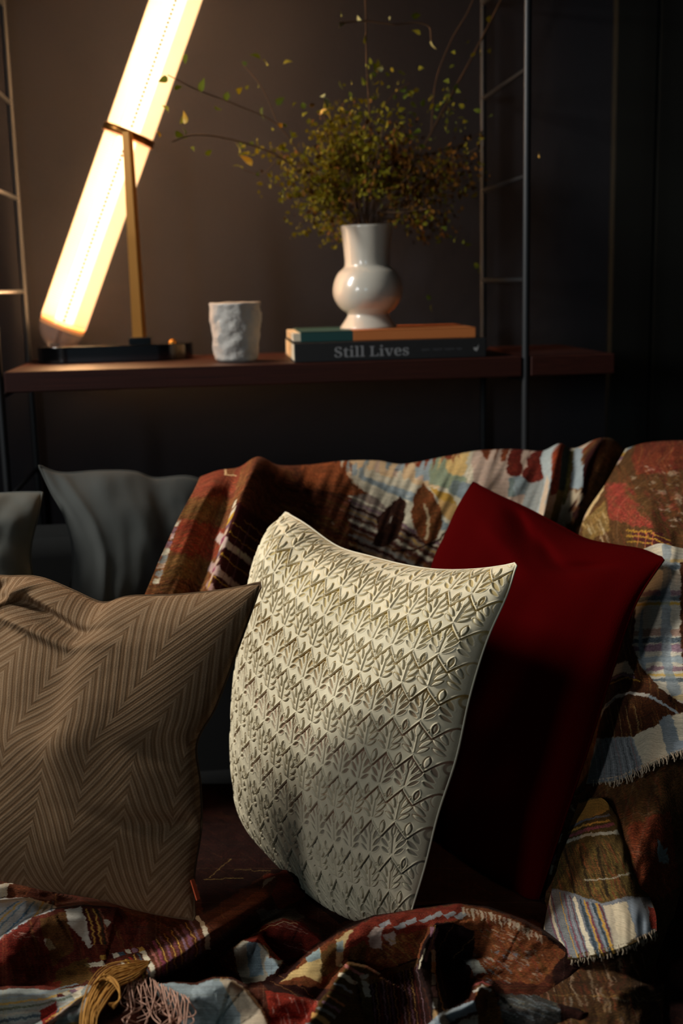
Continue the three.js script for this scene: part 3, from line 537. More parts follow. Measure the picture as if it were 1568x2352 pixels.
class Cloth {                                                       // paints the woven pattern on a sheet's own cloth
  constructor(sheet, density, base) {
    this.s = sheet; this.w = Math.min(2000, Math.round(sheet.mu * density)); this.h = Math.min(2000, Math.round(sheet.mt * density));
    this.cv = document.createElement('canvas'); this.cv.width = this.w; this.cv.height = this.h; this.c = this.cv.getContext('2d');
    this.c.fillStyle = base; this.c.fillRect(0, 0, this.w, this.h);
    this.k = density * 1.25 / FOCAL;
  }
  p(x, y) { const [u, v] = this.s.uvOf(x, y); return [u * this.w, v * this.h]; }
  path(pts, jag = 0, closed = true) {
    const c = this.c, n = pts.length; c.beginPath();
    for (let i = 0; i < (closed ? n : n - 1); i++) {
      const a = pts[i], b = pts[(i + 1) % n], m = Math.max(1, Math.round(Math.hypot(b[0] - a[0], b[1] - a[1]) / 9));
      for (let q = 0; q < m; q++) { const t = q / m, [x, y] = this.p(lerp(a[0], b[0], t) + rr(-jag, jag), lerp(a[1], b[1], t) + rr(-jag, jag)); i || q ? c.lineTo(x, y) : c.moveTo(x, y); }
    }
    if (closed) c.closePath(); else c.lineTo(...this.p(...pts[n - 1]));
    return this;
  }
  poly(color, pts, jag = 0.8, alpha = 1) { this.path(pts, jag); this.c.globalAlpha = alpha; this.c.fillStyle = color; this.c.fill(); this.c.globalAlpha = 1; return this; }
  line(color, width, pts, alpha = 1) { this.path(pts, 0.4, false); this.c.globalAlpha = alpha; this.c.lineWidth = width * this.k; this.c.strokeStyle = color; this.c.stroke(); this.c.globalAlpha = 1; return this; }
  wool(colors, pts, dir, n, len, width, alpha = 0.8) {              // streaks of wool inside an outline
    const c = this.c; c.save(); this.path(pts, 0.5); c.clip();
    const xs = pts.map((p) => p[0]), ys = pts.map((p) => p[1]), x0 = Math.min(...xs), x1 = Math.max(...xs), y0 = Math.min(...ys), y1 = Math.max(...ys), ca = Math.cos(dir), sa = Math.sin(dir);
    for (let i = 0; i < n; i++) {
      const x = rr(x0, x1), y = rr(y0, y1), l = len * rr(0.4, 1.4), w = width * rr(0.5, 1.3), a = this.p(x - ca * l / 2, y - sa * l / 2), b = this.p(x + ca * l / 2, y + sa * l / 2);
      c.globalAlpha = alpha * rr(0.5, 1); c.strokeStyle = colors[Math.floor(rnd() * colors.length)]; c.lineWidth = w * this.k; c.beginPath(); c.moveTo(...a); c.lineTo(...b); c.stroke();
    }
    c.restore(); c.globalAlpha = 1; return this;
  }
  blocks(colors, a, b, width, gap = 0) {                            // a row of woven blocks along a band from a to b
    const n = colors.length;
    colors.forEach((col, i) => { if (!col) return; const t0 = i / n, t1 = (i + 1 - gap) / n; this.line(col, width, [[lerp(a[0], b[0], t0), lerp(a[1], b[1], t0)], [lerp(a[0], b[0], t1), lerp(a[1], b[1], t1)]]); });
    return this;
  }
  tartan(n, alpha, colors) {                                        // fine crossing threads of other colours
    const c = this.c;
    for (let i = 0; i < n; i++) { const across = rnd() < 0.5, q = rnd(), w = rr(1, 4.5) * this.k; c.globalAlpha = alpha * rr(0.4, 1); c.fillStyle = colors[Math.floor(rnd() * colors.length)]; across ? c.fillRect(0, q * this.h, this.w, w) : c.fillRect(q * this.w, 0, w, this.h); }
    c.globalAlpha = 1; return this;
  }
  material() {
    const { w, h } = this, d = this.c.getImageData(0, 0, w, h).data, out = new Uint8Array(w * h * 4), bump = new Uint8Array(w * h * 4);
    const rowShift = Float32Array.from({ length: h }, () => rr(-1.6, 1.6)), colShift = Float32Array.from({ length: w }, () => rr(-1.6, 1.6));   // every thread ends a little elsewhere
    for (let y = 0; y < h; y++) for (let x = 0; x < w; x++) {
      const sx = clamp(Math.round(x + rowShift[y] + 3 * noise(x / 14, y / 14, 31)), 0, w - 1), sy = clamp(Math.round(y + colShift[x] + 3 * noise(x / 14, y / 14, 37)), 0, h - 1), i = (sy * w + sx) * 4, o = ((h - 1 - y) * w + x) * 4, lum = (d[i] + d[i + 1] + d[i + 2]) / 765, fuzz = 1 - smooth(0.3, 0.55, lum);
      const tw = ((x + y * 2) % 5) < 2 ? 1 : 0, thread = 0.5 + 0.5 * Math.sin(y * 1.9 + noise(x / 30, y / 9, 1)), hair = noise(x / 7, y / 2.2, 4) + 0.7 * noise(x / 2.3, y / 1.4, 8), slub = noise(x / 90, y / 2.6, 11), patch = noise(x / 26, y / 26, 15);
      const f = 0.97 + (1 - fuzz) * (0.10 * tw + 0.08 * thread + 0.14 * slub - 0.1) + fuzz * (0.42 * hair + 0.18 * slub + 0.16 * patch) + (1 - fuzz) * 0.1 * hair;
      for (let c = 0; c < 3; c++) out[o + c] = clamp(lerp(d[i + c], lum * 255, d[i + 2] > d[i] ? 0.5 : 0.16 * fuzz) * f * (1 + 0.05 * fuzz) * (c === 0 ? 0.98 + 0.08 * fuzz * slub : 1), 0, 255);
      out[o + 3] = bump[o + 3] = 255;
      bump[o] = bump[o + 1] = bump[o + 2] = clamp(128 + (1 - fuzz) * (34 * tw + 30 * thread - 32 + 22 * slub) + fuzz * (66 * hair + 20 * patch + 14), 0, 255);
    }
    const mk = (a, srgb) => { const t = new THREE.DataTexture(a, w, h); t.magFilter = t.minFilter = THREE.LinearFilter; if (srgb) t.colorSpace = THREE.SRGBColorSpace; t.needsUpdate = true; return t; };
    return phys(0xffffff, 0.95, { map: mk(out, true), bumpMap: mk(bump, false), bumpScale: 0.0011, specularIntensity: 0.2, sheen: 0.06, sheenColor: new THREE.Color(0.5, 0.4, 0.3), sheenRoughness: 0.7 });
  }
}
const CREAM = '#cdbda2', PINK = '#c9a58c', BLUE = '#7f8e8e', SKY = '#939f9e', NAVY = '#2c3f4c', OCHRE = '#b98a3c', GOLD = '#c8952e', RUST = '#7c3218', BROWN = '#6a3d1c', OLIVE = '#5e4618', DARK = '#2c1009', MAROON = '#431210', RED = '#8a1c14', MAUVE = '#7a5660', TAN = '#a88458', GREY = '#8b8a84', GREEN = '#5f6a50';
const throwRug = thing('throw_blanket', 'large patterned wool throw in rust, cream and blue draped over the sofa', 'blanket', V(0.25, SEAT - 0.01, -1.3));
const fringeGeo = (pts, n, len, dirX, dirY, sheet, r = 0.0006) => {   // loose threads along a hem
  const out = [];
  for (let i = 0; i < n; i++) {
    const t = (i + rnd()) / n * (pts.length - 1), k = Math.min(pts.length - 2, Math.floor(t)), f = t - k, x = lerp(pts[k][0], pts[k + 1][0], f), y = lerp(pts[k][1], pts[k + 1][1], f), a = sheet.spot(x, y - 3), l = len * rr(0.5, 1.2);
    const e = at(x + dirX * l + rr(-5, 5), y + dirY * l + rr(-3, 3), a.z + rr(-0.002, 0.008)), m = a.clone().lerp(e, 0.5).add(V(rr(-0.0012, 0.0012), 0, 0.003));
    out.push(new THREE.TubeGeometry(new THREE.CatmullRomCurve3([a, m, e]), 5, r * rr(0.7, 1.4), 4));
  }
  return mergeGeometries(out);
};

// --- over the sofa back
{
  const cols = [[462, 1094, 398, 1215, 322, 1390, 0.125], [502, 1080, 440, 1215, 385, 1395, 0.13], [548, 1073, 492, 1215, 440, 1395, 0.11], [592, 1049, 540, 1205, 480, 1395, 0.12], [640, 1068, 600, 1210, 560, 1400, 0.07], [710, 1067, 690, 1220, 670, 1410, 0.03], [785, 1059, 785, 1230, 785, 1420, 0.015], [865, 1058, 872, 1240, 880, 1430, 0], [925, 1066, 940, 1240, 960, 1430, 0], [1020, 1049, 1040, 1240, 1060, 1430, 0], [1100, 1035, 1110, 1220, 1120, 1420, 0], [1180, 1032, 1180, 1220, 1180, 1420, 0], [1243, 1036, 1230, 1210, 1220, 1420, 0.005], [1284, 1019, 1255, 1200, 1240, 1420, 0.012], [1318, 1030, 1285, 1200, 1260, 1420, 0], [1372, 1008, 1330, 1190, 1290, 1420, 0.016], [1408, 1010, 1360, 1190, 1310, 1420, 0.01], [1440, 1040, 1390, 1190, 1330, 1420, -0.01], [1475, 1060, 1430, 1190, 1350, 1420, -0.015]];
  const net = [0, 1, 2, 3, 4].map((r) => cols.map(([cx, cy, mx, my, bx, by, dz]) => {
    if (r === 0) return [cx + 6, cy + 34, -1.745];
    if (r === 1) return [cx, cy, -1.715 + dz * 0.6];
    if (r === 2) return [lerp(cx, mx, 0.3), lerp(cy, my, 0.3), -1.675 + dz];
    if (r === 3) return [mx, my, -1.645 + dz];
    return [bx, by, -1.62 + dz * 1.1];
  }));
  const f1 = fold([[592, 1050, 0.02], [560, 1130, 0.02], [535, 1200, 0.02], [505, 1290, 0.022], [470, 1400, 0.022]], 18, 60), f2 = fold([[1284, 1015, 0.01], [1270, 1080, 0.012], [1245, 1180, 0.014], [1225, 1300, 0.012]], 16, 26), f3 = fold([[1262, 1120, 0.004], [1248, 1180, 0.016], [1230, 1240, 0.016]], 12, 9), f4 = fold([[1385, 1000, 0.012], [1345, 1060, 0.012], [1320, 1190, 0.008]], 26, 16);
  const s = makeSheet(net, 420, 190, { lift: (x, y) => f1(x, y) + f2(x, y) + f3(x, y) + f4(x, y) + 0.004 * noise(x / 60, y / 90, 2) + 0.0025 * noise(x / 18 + y / 40, y / 90, 5) });
  const c = new Cloth(s, 1900, BROWN);
  // pale plaid ground of the middle
  c.poly(CREAM, [[740, 1050], [1300, 1010], [1300, 1420], [900, 1420], [850, 1200]]);
  c.poly('#bfa08c', [[1085, 1030], [1300, 1010], [1290, 1250], [1090, 1250]]);
  const band = (col, w, x0, y0, x1, y1, a = 1) => c.line(col, w, [[x0, y0], [lerp(x0, x1, 0.5), lerp(y0, y1, 0.5) + 3], [x1, y1]], a);
  band(PINK, 16, 790, 1064, 1090, 1122); band(SKY, 17, 770, 1074, 960, 1142); band(BLUE, 17, 960, 1140, 1080, 1210); band(BLUE, 20, 815, 1058, 925, 1078); band(SKY, 22, 915, 1076, 1010, 1104); band('#d2ac82', 14, 800, 1066, 1010, 1118); band(CREAM, 20, 800, 1100, 960, 1165); band(BLUE, 14, 840, 1100, 950, 1150);
  c.poly('#8d9478', [[990, 1078], [1075, 1098], [1060, 1130], [985, 1112]]); c.poly('#7c8a80', [[1040, 1100], [1110, 1122], [1085, 1160], [1030, 1130]]); c.poly('#d9b070', [[1008, 1062], [1060, 1045], [1092, 1030], [1082, 1062], [1060, 1095], [1000, 1080]]); c.poly(OCHRE, [[985, 1118], [1035, 1135], [1050, 1160], [1010, 1150]]); c.poly('#c89a60', [[1005, 1145], [1060, 1165], [1040, 1200], [1012, 1180]]);
  band(BLUE, 16, 1000, 1190, 1060, 1240);
  c.poly(BLUE, [[1165, 1098], [1215, 1088], [1225, 1130], [1175, 1140]]); c.poly('#6d7c70', [[1168, 1098], [1180, 1096], [1180, 1140], [1166, 1142]]); c.poly(GREY, [[1215, 1095], [1258, 1085], [1240, 1190], [1195, 1170]]); c.poly('#7f8f94', [[1060, 1105], [1092, 1118], [1070, 1150], [1046, 1140]]);
  c.wool(['#8a7660', '#e2d2b8', '#9a8c78'], [[760, 1060], [1250, 1035], [1230, 1240], [1000, 1280]], 1.9, 260, 34, 1.3, 0.28);
  // flap over the grey cushion
  const flap = [[430, 1120], [465, 1085], [600, 1050], [560, 1135], [520, 1215], [480, 1340], [470, 1420], [310, 1420], [390, 1215]];
  c.poly('#6e3a18', flap); c.wool([RUST, '#6a4a1c', '#7a2416', '#8a6230', '#5a3012'], flap, 0.22, 1100, 70, 2.4, 0.6);
  c.poly('#7d2018', [[440, 1110], [470, 1090], [555, 1092], [535, 1140], [430, 1140]], 4, 0.5); c.poly('#7e5a24', [[415, 1145], [525, 1160], [508, 1200], [400, 1185]], 4, 0.45); c.poly('#8a1e10', [[408, 1188], [518, 1212], [496, 1285], [390, 1265]], 5, 0.55); c.wool(['#a03018', '#6a4a1c', '#7a1a10'], [[408, 1188], [518, 1212], [496, 1285], [390, 1265]], 0.22, 120, 50, 2.5, 0.5);
  c.line('#d8b888', 7, [[508, 1090], [545, 1091]]); c.poly('#65481a', [[388, 1275], [492, 1290], [475, 1345], [370, 1330]], 4, 0.5); c.wool([DARK, '#50300f'], [[370, 1325], [480, 1335], [465, 1410], [330, 1410]], 0.2, 60, 90, 4, 0.8);
  c.blocks([CREAM, MAUVE, '#caa9a0', MAUVE, CREAM, GREY, PINK, '#8a8a88', CREAM], [405, 1192], [355, 1345], 20, 0.1);
  c.wool([RUST, '#5e4016', '#8a5a2c', '#4a1c0e', '#963c20'], flap, 0.22, 700, 60, 2, 0.45);
  // dark tartan right of the fold, brown above
  const tart = [[545, 1150], [640, 1210], [660, 1430], [470, 1430], [490, 1320]];
  c.poly('#3c100e', tart);
  c.line('#c0a294', 19, [[500, 1232], [560, 1280], [640, 1350]]); c.line(CREAM, 13, [[545, 1262], [620, 1330]]); c.line('#b8948a', 18, [[480, 1298], [560, 1360], [610, 1400]]); c.line('#a47a70', 12, [[475, 1340], [540, 1400]]);
  for (const [x, y] of [[535, 1200], [525, 1222], [505, 1272], [560, 1195], [490, 1325]]) c.line(GOLD, 2.2, [[x, y], [x + 60, y + 46], [x + 120, y + 100]]);
  for (const [x, y, w] of [[575, 1200, 12], [600, 1215, 4], [550, 1215, 5], [625, 1225, 8]]) c.line('#7a5062', w, [[x, y], [x - 30, y + 90], [x - 60, y + 190]], 0.5);
  c.blocks([CREAM, CREAM, GOLD, MAUVE, PINK, '#8a3a50', CREAM, MAUVE, PINK, '#8a3a50', PINK, OCHRE], [541, 1150], [478, 1350], 12, 0.05);
  const top = [[592, 1045], [700, 1060], [770, 1055], [812, 1110], [850, 1140], [830, 1230], [960, 1300], [900, 1420], [660, 1420], [640, 1220], [545, 1155], [560, 1120]];
  c.poly('#5a2812', top); c.wool([DARK, '#6e3016', '#6a4a1a', '#7c3a1a', '#3a160c'], top, 0.42, 620, 110, 3.2, 0.6);
  c.wool(['#1c0806', '#4a200c'], [[640, 1090], [760, 1110], [800, 1140], [660, 1130]], 0.35, 60, 120, 3.5, 0.7); c.wool(['#7a561c', '#5e4016'], [[620, 1150], [800, 1200], [920, 1290], [700, 1240]], 0.5, 120, 90, 4, 0.55);
  c.wool([CREAM, '#b09080'], [[670, 1150], [780, 1180], [800, 1220], [700, 1190]], 0.9, 22, 14, 2.5, 0.7); c.wool([CREAM, MAUVE], [[760, 1100], [830, 1130], [820, 1210], [760, 1170]], 0.5, 34, 12, 2.4, 0.65);
  // striped ground below the leaves
  const st = [[812, 1128], [860, 1140], [960, 1230], [1060, 1300], [1040, 1420], [900, 1400], [820, 1260], [800, 1180]];
  c.poly('#8a7466', st);
  for (let i = 0; i < 12; i++) c.line([CREAM, MAUVE, '#3a1810', OCHRE, '#5a3020', CREAM, '#4a2018', BROWN, GREY, '#3a1810', TAN, DARK][i], [6, 5, 8, 3, 9, 7, 10, 8, 5, 9, 5, 12][i], [[800, 1138 + i * 11], [880, 1172 + i * 11], [960, 1215 + i * 11], [1070, 1270 + i * 12]]);
  // rust cap, leaves, berries
  c.poly('#7c3a18', [[745, 1058], [772, 1066], [795, 1088], [812, 1120], [845, 1132], [800, 1138], [700, 1120], [690, 1075]], 1.5); c.wool(['#93481c', '#5a2410'], [[690, 1062], [790, 1080], [840, 1132], [700, 1125]], 0.4, 90, 50, 3, 0.5);
  c.poly('#85341a', [[905, 1080], [955, 1064], [1012, 1048], [1022, 1054], [1054, 1056], [1050, 1063], [1012, 1065], [1000, 1078], [985, 1084], [955, 1070], [930, 1079]]);
  const leaf = [[970, 1108], [995, 1135], [1011, 1168], [1014, 1205], [1002, 1238], [982, 1250], [955, 1228], [944, 1185], [950, 1142]];
  c.poly('#6a3414', leaf); c.wool(['#7c2c14', '#5a3a12', '#4a2a0c'], leaf, 1.5, 60, 30, 3, 0.5); c.line('#bfa27c', 7, [[974, 1158], [984, 1186], [979, 1240]]);
  const leaf2 = [[918, 1137], [933, 1160], [926, 1200], [912, 1240], [880, 1256], [853, 1252], [868, 1220], [863, 1190], [890, 1165]];
  c.poly('#2e140a', leaf2); c.wool(['#4a240e', '#1c0a06'], leaf2, 0.4, 40, 30, 3, 0.6); c.line('#a09080', 5, [[900, 1186], [896, 1200]]);
  c.line('#2a1008', 7, [[900, 1265], [960, 1262], [1010, 1240], [1040, 1200]]);
  c.poly('#6a2c12', [[1098, 1034], [1130, 1030], [1240, 1030], [1262, 1040], [1225, 1060], [1190, 1064], [1160, 1058], [1135, 1066], [1112, 1054]], 1.5);
  for (const [x, y, r] of [[1182, 1078, 20], [1226, 1088, 26], [1222, 1062, 16]]) { const o = []; for (let a = 0; a < 12; a++) o.push([x + r * Math.cos(a * Math.PI / 6), y + r * 0.85 * Math.sin(a * Math.PI / 6)]); c.poly('#5e180e', o, 1.5); c.wool(['#7c3418', '#3a0e08'], o, 0.8, 20, 10, 3, 0.6); }
  // bunched folds
  c.poly('#a5a8a4', [[1240, 1050], [1282, 1012], [1290, 1030], [1266, 1110], [1245, 1200], [1225, 1200], [1250, 1110]]); c.poly('#c9ae94', [[1256, 1090], [1262, 1110], [1246, 1200], [1232, 1195]]); c.poly('#7e2c12', [[1268, 1045], [1290, 1035], [1284, 1130], [1264, 1140]]);
  c.poly('#2c3028', [[1290, 1040], [1306, 1050], [1294, 1150], [1280, 1150]]); c.poly('#5a4c20', [[1306, 1050], [1318, 1052], [1298, 1160], [1290, 1160]]); c.poly('#8e9a9c', [[1318, 1048], [1346, 1050], [1338, 1125], [1308, 1122]]); c.poly('#b8a184', [[1308, 1126], [1334, 1128], [1310, 1200], [1282, 1200]]); c.poly('#6a5424', [[1280, 1125], [1300, 1125], [1278, 1200], [1262, 1200]]);
  c.poly('#2a0c0a', [[1340, 1050], [1372, 1040], [1345, 1130], [1320, 1200], [1312, 1180], [1338, 1120]]); c.blocks(['#4a1410', CREAM, BLUE, PINK, CREAM, '#6a2418', RUST], [1300, 1040], [1378, 1008], 18); c.poly('#64391a', [[1366, 1016], [1384, 1000], [1425, 1012], [1450, 1040], [1400, 1060]]); c.wool(['#7c4c22', '#3c1a0c'], [[1360, 1010], [1425, 1010], [1450, 1050], [1390, 1070]], 0.7, 60, 20, 3, 0.6);
  c.tartan(70, 0.16, [OCHRE, DARK, CREAM, MAROON, OLIVE]);
  part('back_drape', s.geo, c.material(), throwRug);
}
// --- over the arm and hanging down inside it
{
  const net = [
    [[1424, 1060, -1.72], [1480, 1046, -1.72], [1560, 1040, -1.70], [1720, 1040, -1.68]],
    [[1436, 1032, -1.69], [1482, 1019, -1.67], [1560, 1014, -1.63], [1720, 1015, -1.60]],
    [[1392, 1108, -1.62], [1452, 1105, -1.56], [1550, 1110, -1.50], [1720, 1120, -1.46]],
    [[1338, 1196, -1.58], [1428, 1196, -1.49], [1540, 1205, -1.42], [1720, 1225, -1.38]],
    [[1330, 1300, -1.54], [1445, 1290, -1.45], [1548, 1300, -1.37], [1720, 1325, -1.33]],
    [[1400, 1450, -1.44], [1470, 1450, -1.375], [1555, 1450, -1.33], [1720, 1470, -1.30]],
    [[1372, 1630, -1.38], [1440, 1630, -1.30], [1540, 1630, -1.25], [1720, 1640, -1.22]],
    [[1312, 1815, -1.30], [1395, 1810, -1.22], [1505, 1810, -1.17], [1640, 1810, -1.19]],
    [[1264, 1990, -1.22], [1355, 1990, -1.14], [1480, 1990, -1.10], [1580, 1985, -1.17]],
    [[1236, 2190, -1.105], [1340, 2190, -1.038], [1450, 2190, -1.02], [1530, 2185, -1.085]],
    [[1240, 2290, -0.998], [1330, 2290, -0.962], [1440, 2285, -0.952], [1525, 2280, -0.99]],
    [[1244, 2390, -0.93], [1330, 2390, -0.905], [1440, 2385, -0.9], [1520, 2380, -0.925]]];
  const g1 = fold([[1440, 1110, 0.012], [1480, 1190, 0.02], [1520, 1255, 0.02], [1560, 1300, 0.012]], 46, 40), g2 = fold([[1290, 2262, 0.004], [1400, 2275, 0.014], [1500, 2262, 0.01]], 30, 12);
  const s = makeSheet(net, 170, 560, { lift: (x, y) => g1(x, y) + (y > 2150 ? g2(x, y) : 0) + 0.008 * noise(x / 70, y / 120, 8) + 0.004 * noise(x / 26, y / 50, 3) });
  const c = new Cloth(s, 1900, '#523216');
  const all = [[1300, 1000], [1720, 1000], [1720, 2400], [1200, 2400], [1200, 1700]];
  c.wool([RUST, '#5a3c18', '#6a2c14', '#704a22', '#40200e'], all, 1.2, 2600, 40, 3.4, 0.5);
  c.poly('#6a2614', [[1440, 1015], [1720, 1005], [1720, 1090], [1560, 1080], [1460, 1090]], 3, 0.85); c.wool(['#4a1810', '#8a4a1e', '#7a2014'], [[1440, 1015], [1720, 1005], [1720, 1090], [1460, 1090]], 1.2, 130, 40, 3.5, 0.6);
  c.poly('#9c2a22', [[1390, 1118], [1428, 1108], [1470, 1180], [1510, 1215], [1440, 1205], [1396, 1190]], 5, 0.55); c.wool(['#a83c2e', '#7a1c18', '#6c4220', '#8a2c20'], [[1390, 1108], [1440, 1108], [1510, 1215], [1396, 1195]], 0.7, 260, 18, 3, 0.6);
  c.poly('#c8a878', [[1392, 1098], [1384, 1130], [1345, 1190], [1330, 1205], [1360, 1140]], 1); c.poly(PINK, [[1350, 1170], [1338, 1200], [1318, 1215], [1335, 1185]], 1); c.blocks([PINK, MAUVE, OCHRE, CREAM, BLUE], [1400, 1060], [1452, 1026], 16);
  c.poly('#80602c', [[1335, 1200], [1390, 1150], [1400, 1220], [1340, 1250]], 2, 0.8); c.wool([CREAM, '#c0a070', '#5a3a18'], [[1330, 1190], [1400, 1170], [1400, 1250], [1310, 1250]], 1.0, 60, 16, 4, 0.6);
  for (const [x, y, w, h] of [[1490, 1082, 22, 8], [1545, 1085, 30, 14], [1500, 1108, 16, 8], [1520, 1130, 20, 9], [1560, 1148, 22, 30], [1536, 1172, 18, 10], [1552, 1196, 18, 12], [1455, 1098, 14, 8], [1462, 1120, 10, 7], [1590, 1100, 40, 16], [1600, 1160, 30, 20]]) { const o = []; for (let a = 0; a < 9; a++) o.push([x + w / 2 * Math.cos(a * 0.7) * rr(0.7, 1.2), y + h / 2 * Math.sin(a * 0.7) * rr(0.7, 1.2)]); c.poly('#b9a690', o, 4, 0.5); }
  c.wool(['#c4b29c', '#a89078', '#8a4a34'], [[1470, 1070], [1720, 1060], [1720, 1210], [1530, 1210]], 0.6, 130, 9, 4, 0.6);
  c.wool(['#6a1c18', '#3c1a0a', '#8a3a1e'], [[1450, 1070], [1720, 1070], [1720, 1220], [1520, 1230]], 0.9, 240, 18, 4, 0.6);
  c.poly('#4a1a18', [[1450, 1215], [1520, 1225], [1545, 1255], [1500, 1262], [1455, 1240]], 1); for (const [a, b] of [[1218, 1], [1230, 2], [1243, 1]]) c.line(GOLD, 2.6, [[1438, a], [1490, a + 5], [1540, a + 24]]); for (const x of [1466, 1484, 1500]) c.line('#c86a44', 3, [[x, 1222], [x - 4, 1262]]);
  c.wool(['#3a1808', '#8a6030', '#2a1006', '#6a3a18'], [[1330, 1400], [1480, 1400], [1480, 1700], [1300, 1800]], 1.45, 260, 60, 4, 0.7);
  // lower part: ochre brown with a rust glow and pale leaf tips
  c.poly('#7a2c14', [[1440, 1900], [1540, 1860], [1560, 2040], [1470, 2080]], 4, 0.7); c.wool(['#9a3c1c', '#6a1c10'], [[1430, 1890], [1540, 1860], [1560, 2060], [1470, 2090]], 1.1, 140, 26, 4, 0.5);
  c.poly(BLUE, [[1508, 1930], [1530, 1950], [1535, 1985], [1512, 1975]], 2); c.wool([CREAM, MAUVE, '#8a3a24'], [[1225, 1780], [1340, 1760], [1290, 2000], [1225, 2000]], 0.5, 70, 14, 4, 0.6); c.blocks([CREAM, '#6a2a1c', CREAM, DARK, MAUVE, CREAM], [1300, 1870], [1262, 2010], 16, 0.15);
  c.wool([DARK, '#3a1c0a'], [[1260, 2190], [1520, 2130], [1500, 2220], [1260, 2240]], 0.2, 120, 40, 6, 0.5);
  c.line(CREAM, 4, [[1258, 2300], [1268, 2400]], 0.8); c.line('#b8a48a', 5, [[1310, 2290], [1312, 2380]], 0.8); c.wool(['#7a5a24', '#5a3a14'], [[1310, 2290], [1500, 2270], [1500, 2380], [1310, 2380]], 0.2, 80, 60, 5, 0.6);
  c.tartan(110, 0.13, [OCHRE, DARK, CREAM, MAROON, OLIVE]);
  c.poly('#26150a', [[1225, 2205], [1540, 2160], [1560, 2420], [1225, 2420]], 4, 0.45); c.wool(['#5c2412', '#6a441c', '#1c0d06', '#7a2c16', '#a08468'], [[1225, 2215], [1540, 2180], [1560, 2420], [1225, 2420]], 1.3, 320, 34, 5, 0.55); c.wool([OCHRE, CREAM], [[1240, 2285], [1520, 2270], [1520, 2300], [1240, 2310]], 0.05, 12, 60, 3, 0.5);
  part('arm_drape', s.geo, c.material(), throwRug);
}
